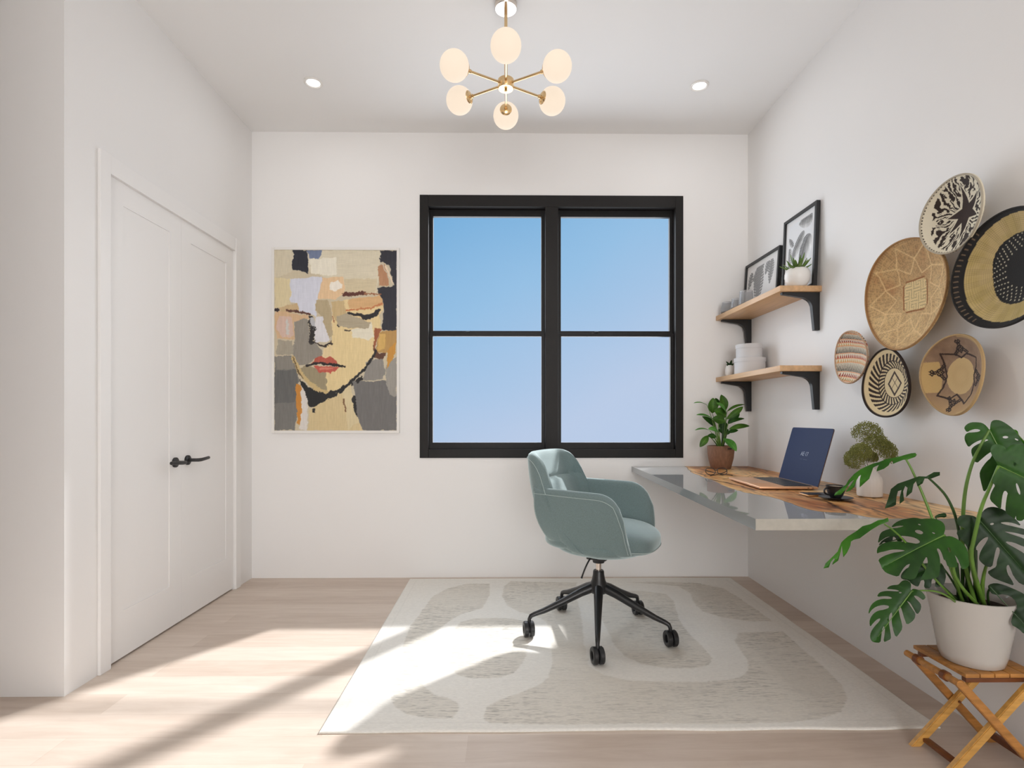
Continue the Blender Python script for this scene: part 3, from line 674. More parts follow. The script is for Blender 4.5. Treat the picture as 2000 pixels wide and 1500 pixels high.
# ------------------------------------------------------------------ shelves, brackets
def shelf(zt, label, grp):
    x0 = 1.426; y0 = 2.808
    bm = bmesh.new(); box(bm, (x0, y0, zt - .030), (XR, D - .001, zt), .0015)
    s = thing('wall_shelf', label, 'shelf', (x0 + .11, 3.24, zt - .03), 0, grp); obj('shelf_board', bm, SHELFW, s)
    for yc in (2.838, 3.63):
        bm = bmesh.new(); z = zt - .030
        poly = [(1.448, z), (XR, z), (XR, z - .20), (XR - .028, z - .20)] + [tuple(v_[:2]) for v_ in bez([(XR - .040, z - .075, 0), (XR - .046, z - .034, 0), (XR - .095, z - .028, 0)], 7)] + [(1.448, z - .012)]
        prism(bm, poly, 'y', yc - .012, yc + .012)
        bmesh.ops.bevel(bm, geom=list(bm.edges), offset=.0012, segments=1, affect='EDGES')
        obj('bracket', bm, BLACKM, s, smooth=False)
    return s
shelf(1.768, 'upper light oak wall shelf on black brackets, holding the framed leaf prints', 'oak wall shelves')
shelf(1.352, 'lower light oak wall shelf on black brackets, holding the round boxes', 'oak wall shelves')

# framed leaf prints
def leaf_print(name, label, y0, y1, h, xb, xt, art, fw=.016, mw=.045):
    w = y1 - y0; rz_ = math.atan2(xt - xb, h); t = thing(name, label, 'picture', (0, 0, 0)); t.location = (xb, (y0 + y1) / 2, 1.7685)
    def Pm(u_, v_, dd):                   # u along -y (photo right), v up, d towards the room
        ca, sa = math.cos(rz_), math.sin(rz_)
        return Vector((xb + v_ * sa - dd * ca, y1 - u_, 1.7685 + v_ * ca + dd * sa))
    bm = bmesh.new()
    for (u0, v0, u1, v1) in ((0, 0, fw, h), (w - fw, 0, w, h), (fw, 0, w - fw, fw), (fw, h - fw, w - fw, h)):
        vs = [bm.verts.new(Pm(uu, vv, dd)) for dd in (-.006, .014) for uu, vv in ((u0, v0), (u1, v0), (u1, v1), (u0, v1))]
        for f in ((0, 1, 2, 3), (4, 5, 6, 7), (0, 1, 5, 4), (1, 2, 6, 5), (2, 3, 7, 6), (3, 0, 4, 7)): bm.faces.new([vs[k] for k in f])
    obj('picture_frame', bm, BLACKM, t, smooth=False)
    n1, n2 = 200, int(200 * h / w)
    uu, vv = paint_plane(fw, w - fw, fw, h - fw, n1, n2)
    C0 = art(uu / w, vv / h, uu, vv)
    ca, sa = math.cos(rz_), math.sin(rz_)
    P3 = np.stack([xb + vv * sa - .004 * ca, y1 - uu, 1.7685 + vv * ca + .004 * sa], -1)
    pr = link_mesh('leaf_print', grid_mesh('leaf_print', P3, lin(C0)), PRINT, t); pr['label'] = 'grey palm leaf picture with white margins'
    bm = bmesh.new(); vs = [bm.verts.new(Pm(uu_, vv_, dd)) for dd in (-.004, .002) for uu_, vv_ in ((fw, fw), (w - fw, fw), (w - fw, h - fw), (fw, h - fw))]
    for f in ((0, 1, 2, 3), (4, 5, 6, 7), (0, 1, 5, 4), (1, 2, 6, 5), (2, 3, 7, 6), (3, 0, 4, 7)): bm.faces.new([vs[k] for k in f])
    obj('backing_board', bm, WHITEC, t, smooth=False)
def frond(u, v, base, tip, w, teeth, asp):
    # signed membership of a feathered leaf, from base to tip
    bx, by = base; tx, ty = tip; dx, dy = (tx - bx), (ty - by) * asp; l = math.hypot(dx, dy); dx /= l; dy /= l
    U = (u - bx); V = (v - by) * asp
    s = (U * dx + V * dy) / l; t = (-U * dy + V * dx)
    prof = w * np.clip(np.sin(np.clip(s, 0, 1) ** .7 * math.pi), 0, 1) ** .7
    ph = (s * teeth + np.abs(t) / max(w, 1e-6) * .9) % 1
    cut = np.where(ph < .22, .45, 1.0)
    return (s > 0) & (s < 1) & (np.abs(t) < prof * cut), s, t
def art_small(u, v, uu, vv):
    img = np.ones(u.shape + (3,)) * np.array([226., 225, 224]); inn = (u > .13) & (u < .87) & (v > .15) & (v < .85); img[inn] = (232, 232, 232)
    asp = .33 / .455
    for b0, t0, w_, te in (((.42, .86), (.40, .10), .15, 14), ((.20, .80), (.10, .48), .07, 6), ((.55, .88), (.22, .62), .09, 9), ((.78, .86), (.74, .40), .08, 10), ((.70, .86), (.60, .62), .07, 6), ((.46, .86), (.30, .40), .10, 9)):
        m, s_, t_ = frond(u, v, b0, t0, w_, te, asp); m &= (v < .85); sh = 118 + 40 * np.abs(np.sin(s_ * te * 6)) 
        img[m] = np.stack([sh] * 3, -1)[m]
    return np.clip(img, 0, 255)
def art_big(u, v, uu, vv):
    img = np.ones(u.shape + (3,)) * np.array([228., 228, 229]); inn = (u > .15) & (u < .85) & (v > .10) & (v < .90); img[inn] = (226, 228, 231)
    asp = .445 / .335
    for b0, t0, w_, te in (((.86, .84), (.45, .86), .12, 12), ((.80, .66), (.50, .30), .17, 30), ((.62, .74), (.18, .40), .10, 26), ((.18, .62), (.16, .28), .10, 14), ((.30, .62), (.12, .76), .05, 6), ((.62, .30), (.15, .12), .12, 22)):
        m, s_, t_ = frond(u, v, b0, t0, w_, te, asp); m &= inn; sh = 120 + 30 * np.abs(np.sin(s_ * te * 3)) + 130 * np.clip(t_ * 5, -.6, .8) + 60 * (fbm(u * 20, v * 20, 3) - .5)
        img[m] = np.stack([sh] * 3, -1)[m]
    return np.clip(img, 0, 255)
leaf_print('framed_print', 'smaller landscape black framed palm leaf print leaning on the upper shelf', 3.195, 3.650, .333, 1.612, 1.634, art_small)
leaf_print('framed_print', 'taller portrait black framed palm leaf print behind the white succulent pot', 2.815, 3.150, .448, 1.618, 1.637, art_big)

# glass tea-light holders
def cup_holder(lbl, x, y, h, r0, r1):
    bm = bmesh.new(); z = 1.7685
    lathe(bm, [(0, z), (r0 * .75, z), (r0, z + .012), (r0 * .98, z + .02), (r1, z + h), (r1 - .002, z + h), (r0 * .93, z + .022), (r0 * .9, z + .014), (0, z + .010)], c=(x, y, 0), n=28)
    o = obj('glass_candle_holder', bm, GLASSB); tag(o, lbl, 'candle holder', 'smoked glass candle holders')
cup_holder('small smoked glass candle holder leftmost of three at end of upper shelf', 1.470, 3.590, .078, .043, .031)
cup_holder('small smoked glass candle holder in the middle of three on upper shelf', 1.476, 3.45, .070, .040, .032)
cup_holder('tallest smoked glass candle holder of three, beside the landscape leaf print', 1.488, 3.345, .095, .045, .038)

# round boxes
def round_box(lbl, c, r, z, h):
    t = thing('round_box', lbl, 'box', (c[0], c[1], z), 0, 'round grey storage boxes')
    bm = bmesh.new(); lathe(bm, [(0, z), (r - .003, z), (r - .003, z + h - .02), (0, z + h - .02)], c=(c[0], c[1], 0), n=56); obj('box_body', bm, BOXM, t)
    bm = bmesh.new(); lathe(bm, [(0, z + h), (r - .002, z + h), (r, z + h - .002), (r, z + h - .026), (r - .0028, z + h - .026)], c=(c[0], c[1], 0), n=56); obj('box_lid', bm, BOXM, t)
round_box('wider light grey round lidded box, bottom of its stack on lower shelf', (1.545, 3.42), .094, 1.3525, .104)
round_box('smaller light grey round lidded box stacked on top of the wider one', (1.540, 3.42), .080, 1.4568, .085)

# ------------------------------------------------------------------ small leaves helper
def simple_leaf(bm, P, T_, w, nrm, arch=.15, cup=.2, twist=0, nl=10, nw=6, tipk=1.6, wmax=.42, base=.12, shade=None):
    P, T_ = Vector(P), Vector(T_); d = T_ - P; Ln = d.length; d.normalize(); n_ = Vector(nrm); n_ = (n_ - d * n_.dot(d)).normalized(); s_ = d.cross(n_)
    rows = []
    for i in range(nl + 1):
        t = i / nl; ww = w * (max(0, math.sin(math.pi * t ** (math.log(.5) / math.log(wmax)))) ** .75) * (1 if t < .98 else .25) + .0006
        row = []
        for j in range(nw + 1):
            k = -1 + 2 * j / nw; 
            row.append(bm.verts.new(P + d * (t * Ln) + n_ * (arch * Ln * 4 * t * (1 - t) + cup * ww * (abs(k) ** 1.6)) + s_ * (k * ww)))
        rows.append(row)
    for A, B in zip(rows, rows[1:]):
        for j in range(nw): bm.faces.new((A[j], A[j + 1], B[j + 1], B[j]))
def leaf_obj(name, bm, m, parent, thick=.0012, colf=None, subsurf=0):
    me = bpy.data.meshes.new(name); bm.to_mesh(me); bm.free()
    a_ = me.color_attributes.new('Col', 'FLOAT_COLOR', 'POINT')
    if colf is None: a_.data.foreach_set('color', [1.0] * (4 * len(me.vertices)))
    else: a_.data.foreach_set('color', np.concatenate([np.array(colf, float), np.ones((len(me.vertices), 1))], 1).ravel())
    o = link_mesh(name, me, m, parent)
    s_ = o.modifiers.new('t', 'SOLIDIFY'); s_.thickness = thick; s_.offset = 0
    s_ = o.modifiers.new('e', 'EDGE_SPLIT'); s_.split_angle = R(50)
    return o

# succulent in a white bowl on the upper shelf
SX, SY = 1.540, 2.850
su = thing('potted_succulent', 'spiky green succulent in round white pot at near end of upper shelf', 'plant', (SX, SY, 1.7685))
bm = bmesh.new(); z = 1.7685
lathe(bm, [(0, z), (.036, z), (.042, z + .004), (.056, z + .026), (.062, z + .050), (.061, z + .072), (.054, z + .090), (.047, z + .096), (.044, z + .094), (.050, z + .086), (.050, z + .08), (0, z + .08)], c=(SX, SY, 0), n=44); obj('pot', bm, WHITEC, su)
bm = bmesh.new(); lathe(bm, [(.049, z + .081), (0, z + .084)], c=(SX, SY, 0), n=24); obj('soil', bm, SOIL, su)
rnd = random.Random(5)
for k in range(26):
    an = k * 2.39996 + .4; el = R(78 - 60 * (k / 25) ** .8); ln = .055 + .026 * rnd.random() + (.02 if k < 3 else 0)
    dv = Vector((math.cos(an) * math.cos(el), math.sin(an) * math.cos(el), math.sin(el)))
    if SX + dv.x * (ln + .03) > 1.598: dv.x = min(dv.x, .02); dv.normalize()
    b0 = Vector((SX, SY, z + .084)) + Vector((dv.x, dv.y, 0)) * .020
    bm = bmesh.new(); simple_leaf(bm, b0, b0 + dv * ln, .0085, Vector((-dv.x, -dv.y, .6)), arch=-.05, cup=.5, nl=8, nw=4, wmax=.25)
    leaf_obj('leaf', bm, SUCC, su, .003)

# tiny vase with sprig on lower shelf
vx, vy_ = 1.478, 3.575
sv = thing('small_vase', 'tiny white vase with a leafy sprig behind the round boxes', 'vase', (vx, vy_, 1.3525))
bm = bmesh.new(); z = 1.3525; lathe(bm, [(0, z), (.018, z), (.025, z + .015), (.026, z + .045), (.020, z + .068), (.015, z + .074), (.012, z + .072), (.016, z + .06), (0, z + .05)], c=(vx, vy_, 0), n=32); obj('vase_body', bm, WHITEC, sv)
for dx_, dz_, y_ in ((-.022, .035, 0), (.020, .045, .01), (-.024, .012, -.01), (.03, .02, 0)):
    bm = bmesh.new(); b0 = Vector((vx, vy_, z + .065)); simple_leaf(bm, b0, b0 + Vector((dx_, y_, dz_)), .007, (0, -1, .4), nl=6, nw=4); leaf_obj('leaf', bm, MONSD, sv)

# ------------------------------------------------------------------ leafy plant on desk
PX, PY = 1.392, 3.50
bp_ = thing('potted_plant', 'broad-leaved green plant in brown woven pot on back of desk', 'plant', (PX, PY, DZ))
z = DZ + .0005
bm = bmesh.new(); lathe(bm, [(0, z), (.058, z), (.062, z + .004), (.078, z + .07), (.083, z + .12), (.083, z + .146), (.079, z + .148), (.076, z + .14), (.074, z + .12), (0, z + .12)], c=(PX, PY, 0), n=48); pot_ = obj('pot', bm, TERRA, bp_)
bm = bmesh.new(); hc = Vector((PX + .025, PY - .081, z + .132)); box(bm, (hc.x - .014, hc.y - .002, hc.z - .003), (hc.x + .014, hc.y + .004, hc.z + .004), .001); obj('handle_slot', bm, BLACKM, pot_)
bm = bmesh.new(); lathe(bm, [(.0745, z + .121), (0, z + .128)], c=(PX, PY, 0), n=24); obj('soil', bm, SOIL, bp_)
q8 = lambda x, y, Y: at(1340 + x / 7.5, 760 + y / 7.5, Y)
rnd = random.Random(11)
PL = [((310,240),(112,205),24,1,3.44,(0,-.4,1)), ((385,355),(395,128),70,0,3.46,(-.2,-1,.1)), ((560,330),(512,80),66,0,3.50,(.1,-1,.1)), ((590,360),(440,198),46,1,3.42,(.5,-.8,.6)),
      ((600,330),(860,226),36,0,3.52,(0,-.4,1)), ((590,440),(835,256),44,0,3.45,(.3,-.9,.4)), ((590,400),(410,308),80,0,3.43,(.2,-1,.2)), ((570,470),(385,425),66,0,3.41,(.1,-1,.1)),
      ((400,450),(150,378),36,1,3.44,(.1,-.5,.9)), ((440,560),(235,400),44,2,3.50,(.2,-.9,.3)), ((350,610),(130,602),26,1,3.46,(0,-.4,1)), ((470,620),(325,585),46,1,3.40,(0,-.8,.6)),
      ((325,680),(200,848),48,0,3.44,(-.2,-1,.2)), ((440,700),(315,680),38,2,3.42,(.2,-1,.3)), ((610,510),(785,355),44,2,3.52,(-.3,-.9,.2)), ((620,505),(855,432),34,2,3.47,(0,-.6,.8)),
      ((625,590),(930,540),44,0,3.43,(0,-.8,.7)), ((600,640),(765,602),30,2,3.46,(0,-.8,.5)), ((545,725),(738,912),72,1,3.38,(.35,-1,.5)), ((470,590),(640,650),52,2,3.52,(0,-1,.2)), ((460,260),(430,130),40,2,3.54,(.2,-1,.1)),
      ((480,560),(600,500),60,2,3.54,(0,-1,.2))]
for (A_, T_, w_, mi, Y_a, nr) in PL:
    pa, pt_ = q8(*A_, Y_a), q8(*T_, Y_a - (.05 if mi == 1 else .01))
    bm = bmesh.new(); simple_leaf(bm, pa, pt_, w_ / 7.5 * Y_a / F, nr, arch=.09, cup=.22, nl=14, nw=8, wmax=.5)
    cf = []
    nwv = 9
    for k in range(15):
        for j in range(nwv):
            f_ = abs(-1 + 2 * j / 8); g_ = 1.35 if f_ < .08 else (.92 + .08 * math.cos(k * 2.6 + f_ * 4))
            cf.append((g_, g_, g_ * .95))
    lf = leaf_obj('leaf', bm, (DESKL, DESKLB, MONS)[mi], bp_, .001, cf)
    s0 = Vector((PX + (pa.x - PX) * .18, PY + (pa.y - PY) * .3, DZ + .125)); mid = s0 * .5 + pa * .5 + Vector(((pa.x - PX) * -.12, 0, .01))
    bm = bmesh.new(); tube(bm, bez([s0, mid, pa], 8), [.0032] * 5 + [.0024, .002, .0018, .0016], 6); obj('stem', bm, STEM if mi else STEMD, bp_)

# ------------------------------------------------------------------ eyeglasses
gl = thing('eyeglasses', 'black framed reading glasses lying on desk before the potted plant', 'glasses', (1.215, 3.10, DZ))
gx_, gy_, gz = 1.215, 3.12, DZ + .001
bm = bmesh.new()
for s_ in (-1, 1):
    c_ = Vector((gx_ + s_ * .034, gy_, gz + .020)); pts = []
    for k in range(28):
        th = 2 * math.pi * k / 28; pts.append(c_ + Vector((.028 * math.copysign(abs(math.cos(th)) ** .85, math.cos(th)), .010 * math.sin(th), .0185 * math.copysign(abs(math.sin(th)) ** .85, math.sin(th)) - .001)))
    tube(bm, pts, .0021, 8, closed=True)
tube(bm, bez([(gx_ - .007, gy_, gz + .024), (gx_, gy_, gz + .031), (gx_ + .007, gy_, gz + .024)], 6), .002, 8)
obj('spectacle_frame', bm, BLACKP, gl)
for s_ in (-1, 1):
    bm = bmesh.new(); x0 = gx_ + s_ * .062
    tube(bm, bez([(x0, gy_ + .002, gz + .026), (x0 + s_ * .004, gy_ - .01, gz + .024), (x0 - s_ * .04, gy_ - .05 - .01 * s_, gz + .010), (x0 - s_ * .115, gy_ - .055 - .012 * s_, gz + .003), (x0 - s_ * .130, gy_ - .075 - .012 * s_, gz + .002)], 14), .0021, 8); obj('temple_arm', bm, BLACKP, gl)
    bm = bmesh.new(); M_ = Matrix.Translation(Vector((gx_ + s_ * .034, gy_, gz + .019))) @ Matrix.Rotation(math.atan2(.010, .0185), 4, 'X').inverted() @ Matrix.Scale(1, 4)
    ellipsoid(bm, (0, 0, 0), (.026, .0006, .019), 24, 12, M=M_); obj('spectacle_lens', bm, PANE, gl)

# ------------------------------------------------------------------ laptop (local: x = width towards photo right/near, y = towards the wall)
hC, hD = Vector((1.417, 2.445)), Vector((1.440, 2.845)); wdir = (hC - hD).normalized(); LW = .400; LDp = .262
lap = thing('laptop', 'open rose gold laptop with dark blue screen and black keyboard', 'laptop', (0, 0, 0)); mid = (hC + hD) / 2
lap.location = (mid.x, mid.y, DZ + .001); lap.rotation_euler = (0, 0, math.atan2(wdir.y, wdir.x))
bm = bmesh.new(); box(bm, (-LW / 2, -LDp, .003), (LW / 2, 0, .015), .004); bs = obj('laptop_base', bm, COPPER, lap, local=True)
bm = bmesh.new()
for fx2 in (-.17, .17):
    for fy in (-.25, -.012): box(bm, (fx2 - .01, fy - .005, 0), (fx2 + .01, fy + .005, .0034), .001)
obj('rubber_foot', bm, BLACKP, bs, local=True)
bm = bmesh.new(); box(bm, (-.180, -.142, .0148), (.180, -.018, .0158)); kb = obj('keyboard', bm, KEYS, lap, local=True, smooth=False)
bm = bmesh.new()
for r_ in range(6):
    nk = 14
    for k in range(nk):
        if r_ == 0 and 4 <= k <= 8:
            if k != 4: continue
            box(bm, (-.178 + 4 * .3556 / nk * 1.0, -.140, .0158), (-.178 + 9 * .0254 - .002, -.123, .0172), .0006); continue
        x0 = -.1775 + k * .02536; y0 = -.140 + r_ * .0202
        box(bm, (x0, y0, .0158), (x0 + .0232, y0 + .018, .0172), .0006, seg=1)
k2 = obj('key', bm, BLACKP, kb, local=True, smooth=False); k2['kind'] = 'stuff'
bm = bmesh.new(); box(bm, (-.065, -.250, .0149), (.065, -.165, .0153), .0002); obj('trackpad', bm, mat('trackpad', L(214, 168, 132), .3, .4), lap, local=True, smooth=False)
bm = bmesh.new()
for px_ in (-.218, -.198): box(bm, (LW / 2 - .002, px_ + .17, .0075), (LW / 2 + .0004, px_ + .178, .0105), .0004)
obj('side_port', bm, BLACKP, bs, local=True, smooth=False)
tilt = math.atan2(.072, .262); SL = .275
MS = Matrix.Translation(Vector((0, -.002, .013))) @ Matrix.Rotation(-tilt, 4, 'X')
bm = bmesh.new(); pts2 = []
for cx_, cz_, a0 in ((LW / 2 - .012, SL - .012, 0), (-LW / 2 + .012, SL - .012, 90), (-LW / 2 + .004, .004, 180), (LW / 2 - .004, .004, 270)):
    rr = .012 if cz_ > .1 else .004
    for k in range(7): an = R(a0 + 15 * k); pts2.append((cx_ + rr * math.cos(an), cz_ + rr * math.sin(an)))
prism(bm, pts2, 'y', 0, .0035); bmesh.ops.transform(bm, matrix=MS, verts=bm.verts); lid = obj('laptop_lid', bm, mat('lid_metal', L(110, 86, 74), .4, .6), lap, local=True, smooth=False)
bm = bmesh.new(); prism(bm, [(x * .998, .0005 + z_ * .997) for x, z_ in pts2], 'y', -.0008, .001); bmesh.ops.transform(bm, matrix=MS, verts=bm.verts); scn = obj('screen', bm, SCREEN, lid, local=True, smooth=False)
scn['label'] = 'plain dark blue laptop screen with small pale lettering'
def text_mesh(s, size):
    cu = bpy.data.curves.new('t', 'FONT'); cu.body = s; cu.size = size; cu.align_x = 'CENTER'; cu.align_y = 'CENTER'; cu.extrude = .0001
    o = bpy.data.objects.new('t', cu); COL.objects.link(o); dg = bpy.context.evaluated_depsgraph_get(); me = bpy.data.meshes.new_from_object(o.evaluated_get(dg)); bpy.data.objects.remove(o); bpy.data.curves.remove(cu); return me
LETM = mat('screen_letters', L(150, 160, 184), .5); LETD = mat('screen_letters_dim', L(66, 82, 118), .5)
for s, sz_, zz_, m_ in (('AE·17', .030, .142, LETM), ('· — · —·—', .016, .116, LETD)):
    me = text_mesh(s, sz_); me.transform(MS @ Matrix.Translation(Vector((-.0, -.0011, zz_))) @ Matrix.Rotation(R(90), 4, 'X')); me.materials.clear()
    link_mesh('screen_lettering', me, m_, scn, local=True, smooth=False)
bm = bmesh.new(); tube(bm, [(-.15, .001, .0125), (.15, .001, .0125)], .0045, 12); obj('hinge', bm, BLACKP, lap, local=True)

# ------------------------------------------------------------------ cup, saucer, phone, vase
cx_, cy_ = 1.325, 2.165; z = DZ + .0006
bm = bmesh.new(); lathe(bm, [(0, z), (.026, z), (.030, z + .003), (.061, z + .009), (.062, z + .011), (.034, z + .0065), (0, z + .006)], c=(cx_, cy_, 0), n=44); o = obj('saucer', bm, BLACKP)
tag(o, 'black saucer under the black coffee cup', 'saucer')
cu_ = thing('coffee_cup', 'black cup of milky coffee on a black saucer', 'cup', (cx_, cy_, z + .0066))
zc = z + .0068
bm = bmesh.new(); lathe(bm, [(0, zc), (.019, zc), (.020, zc + .003), (.026, zc + .012), (.032, zc + .028), (.0365, zc + .050), (.0345, zc + .050), (.030, zc + .028), (.022, zc + .010), (0, zc + .006)], c=(cx_, cy_, 0), n=44); obj('cup_body', bm, BLACKP, cu_)
bm = bmesh.new(); lathe(bm, [(.0335, zc + .045), (0, zc + .0452)], c=(cx_, cy_, 0), n=40); o = obj('coffee', bm, LATTE, cu_)
bm = bmesh.new(); hd_ = Vector((-.9, -.2, 0)).normalized(); c0 = Vector((cx_, cy_, zc))
tube(bm, bez([c0 + hd_ * .032 + Vector((0, 0, .040)), c0 + hd_ * .060 + Vector((0, 0, .048)), c0 + hd_ * .066 + Vector((0, 0, .012)), c0 + hd_ * .026 + Vector((0, 0, .014))], 14), .0035, 10); obj('cup_handle', bm, BLACKP, cu_)
ph = thing('phone', 'dark phone with a gold edge lying behind the saucer', 'phone', (1.33, 2.285, DZ))
bm = bmesh.new(); box(bm, (1.258, 2.245, DZ + .0006), (1.400, 2.318, DZ + .0075), .003); obj('phone_body', bm, GOLD, ph)
bm = bmesh.new(); box(bm, (1.261, 2.248, DZ + .0072), (1.397, 2.315, DZ + .0095), .001); obj('phone_screen', bm, BLACKP, ph)

VX, VY = 1.516, 2.245
bm = bmesh.new(); z = DZ + .0006
lathe(bm, [(0, z), (.038, z), (.045, z + .004), (.0465, z + .012), (.0465, z + .066), (.043, z + .080), (.027, z + .108), (.017, z + .122), (.0145, z + .134), (.0165, z + .142), (.0145, z + .142), (.0125, z + .132), (.014, z + .120), (.036, z + .08), (.040, z + .015), (0, z + .008)], c=(VX, VY, 0), n=52)
vs = obj('vase', bm, VASEM); tag(vs, 'white matt ceramic bottle vase holding dried green flowers', 'vase')
UMB = mat('dried_umbel', L(126, 128, 66), .85); UMBD = mat('dried_stalk', L(112, 100, 66), .8)
um = [(1695, 836, 2.25, 27, 'topmost dried green umbel flower in the white vase', (0, -.2, 1)), (1716, 862, 2.20, 26, 'middle dried green umbel flower, just under the topmost one', (.1, -.5, .9)),
      (1737, 876, 2.20, 24, 'rightmost dried green umbel flower in the white vase', (.7, -.4, .6)), (1681, 876, 2.20, 19, 'upper left dried green umbel flower in the white vase', (-.3, -.4, .9)),
      (1664, 893, 2.22, 19, 'leftmost dried green umbel flower, lowest over the desk', (-.8, -.3, .4)), (1701, 888, 2.27, 13, 'small sparse dried umbel flower just above the vase neck', (0, -.3, .8))]
rnd = random.Random(21)
for px_, py_, Y_, rp_, lb, up_ in um:
    c_ = at(px_, py_, Y_); r_ = rp_ / F * Y_; upv = Vector(up_).normalized(); base = c_ - upv * r_ * .55
    t = thing('dried_flower', lb, 'dried flower', (VX, VY, z + .10), 0, 'dried umbel flowers in the vase')
    bm = bmesh.new(); neck = Vector((VX + rnd.uniform(-.005, .005), VY + rnd.uniform(-.004, .004), z + .140)); tube(bm, bez([(VX, VY, z + .04), neck, neck * .4 + base * .6 + Vector((0, 0, .01)), base], 10), .0011, 5)
    ds = []
    for k in range(30):
        ph_ = k * 2.39996; ct = 1 - 1.15 * (k + .5) / 30; st_ = math.sqrt(max(0, 1 - ct * ct)); s1, s2 = ring_frame(upv)
        d_ = (upv * ct + s1 * st_ * math.cos(ph_) + s2 * st_ * math.sin(ph_)).normalized(); ds.append(d_)
        tube(bm, [base, base + d_ * r_ * .75], .0005, 3, caps=False)
    obj('stalk', bm, UMBD, t)
    bm = bmesh.new()
    for d_ in ds:
        e0 = base + d_ * r_ * .72; s1, s2 = ring_frame(d_)
        for j in range(26):
            ph_ = j * 2.39996; ct = 1 - 1.1 * (j + .5) / 26; st_ = math.sqrt(max(0, 1 - ct * ct))
            dd = (d_ * ct + s1 * st_ * math.cos(ph_) + s2 * st_ * math.sin(ph_)); e1 = e0 + dd * r_ * rnd.uniform(.26, .40)
            w1 = s1 * .0004; v1 = [bm.verts.new(e0 - w1), bm.verts.new(e0 + w1), bm.verts.new(e1)]; bm.faces.new(v1)
            g = bmesh.ops.create_icosphere(bm, subdivisions=1, radius=rnd.uniform(.0017, .0027), matrix=Matrix.Translation(e1))
    fl = obj('flower_head', bm, UMB, t, smooth=False)

# ------------------------------------------------------------------ woven baskets on the right wall
def basket(label, px, py, r, depth, fn, off=.035, nr=90, na=300, wob=.03, seed=1, flat=.42, sx=1.0, sz=1.0, tilt=(0, 0)):
    depth = depth * .55; p = at_x(px, py, XR - depth - off); cy, cz = p.y, p.z
    t = thing('woven_basket', label, 'basket', (XR, cy, cz), 0, 'woven baskets on the right wall')
    rr, th = np.meshgrid(np.linspace(0.0, 1, nr), np.linspace(0, 2 * np.pi, na, endpoint=False)); rr = rr.T; th = th.T
    wobv = 1 + wob * (np.sin(2 * th + seed) * .7 + np.sin(3 * th + seed * 2.1) * .5)
    U = rr * np.cos(th); V = rr * np.sin(th)                     # U: photo right (towards camera), V: up
    prof = .35 * rr ** 2 + .65 * np.clip((rr - flat) / (1 - flat), 0, 1) ** 1.7
    lift = depth * (.12 + .88 * prof) * (1 + .18 * rr ** 3 * np.sin(2 * th + seed * 1.7)) + tilt[0] * U + tilt[1] * V
    P_ = np.stack([XR - off - np.maximum(lift, .003), cy - U * r * sx * wobv, cz + V * r * sz * wobv], -1)
    C_ = fn(U, V, rr, th)
    ob = link_mesh('basket_bowl', grid_mesh('basket_bowl', P_, lin(np.clip(C_, 0, 255)), wrap=True, flip=True), WEAVE, t)
    s_ = ob.modifiers.new('t', 'SOLIDIFY'); s_.thickness = .007; s_.offset = -1
    rim = P_[-1] ; bm = bmesh.new(); tube(bm, [Vector(v) for v in rim[::4]], .0034, 8, closed=True)
    rc = lin(np.clip(C_[-1].mean(0), 0, 255)); obj('basket_rim', bm, mat('rim_weave', tuple(float(c) for c in rc), .85, bump=((400, 400, 400), .8, .003)), t)
    bm = bmesh.new(); lathe(bm, [(0, 0), (r * .2, 0), (r * .2, off - .002), (0, off - .002)], n=28, M=aim((XR, cy, cz), (-1, 0, 0))); obj('basket_foot', bm, WEAVEB, t)
    return t
mixc = lambda A, B, f: A * (1 - f[..., None]) + B * f[..., None]
arr = lambda *c: np.array(c, float)
def weave_tex(C, rr, th, f=.12, rings=46, rad=150):
    return C * (1 - f * (np.sin(rr * rings * 2 * np.pi) * .5 + .5)[..., None] * (.6 + .4 * np.sin(th * rad))[..., None])
def b_star(U, V, rr, th):
    tm = np.abs(th - np.pi) + .10 * (fbm(U * 5, V * 5, 3) - .5) * 3
    w_ = fbm(rr * 3.2 + 1, tm * 3.5, 8); n_ = np.sin(tm * 26 + (w_ - .5) * 16 + 2.2 * np.sin(rr * 9 + tm * 4))
    br = vnoise(rr * 8 + np.floor(tm * 6.7) * 3.3, tm * 9, 6)
    blk = (n_ > .0) & (br > .06 + .25 * np.clip(-U - .2, 0, 1)) & (rr > .14) & (rr < .97 - .20 * np.clip(-U, 0, 1) ** 1.2)
    blk |= (np.cos(th * 70) > .3) & (U < .1) & (rr > .965)
    C = np.ones(U.shape + (3,)) * arr(226, 218, 196); C[blk] = (46, 32, 26)
    Uc, Vc = U - .12, V - .02; rc = np.hypot(Uc, Vc); a_ = np.arctan2(Vc, Uc) - R(62)
    for k, (a0, l_, w_) in enumerate(((92, .74, .15), (38, .60, .15), (-28, .42, .17), (-100, .74, .15), (-140, .66, .15), (178, .58, .17))):
        a1 = R(a0); s_ = Uc * math.cos(a1) + Vc * math.sin(a1); t_ = -Uc * math.sin(a1) + Vc * math.cos(a1)
        halo = (s_ > -.05) & (np.abs(t_) < (w_ * 1.5) * (1 - s_ / (l_ * 1.12))); C[halo] = (226, 218, 196)
    for k, (a0, l_, w_) in enumerate(((92, .74, .15), (38, .60, .15), (-28, .42, .17), (-100, .74, .15), (-140, .66, .15), (178, .58, .17))):
        a1 = R(a0); s_ = Uc * math.cos(a1) + Vc * math.sin(a1); t_ = -Uc * math.sin(a1) + Vc * math.cos(a1)
        st_ = (s_ > -.06) & (np.abs(t_) < w_ * (1 - s_ / l_)); C[st_] = (50, 34, 29)
    return weave_tex(C, rr, th, .08)
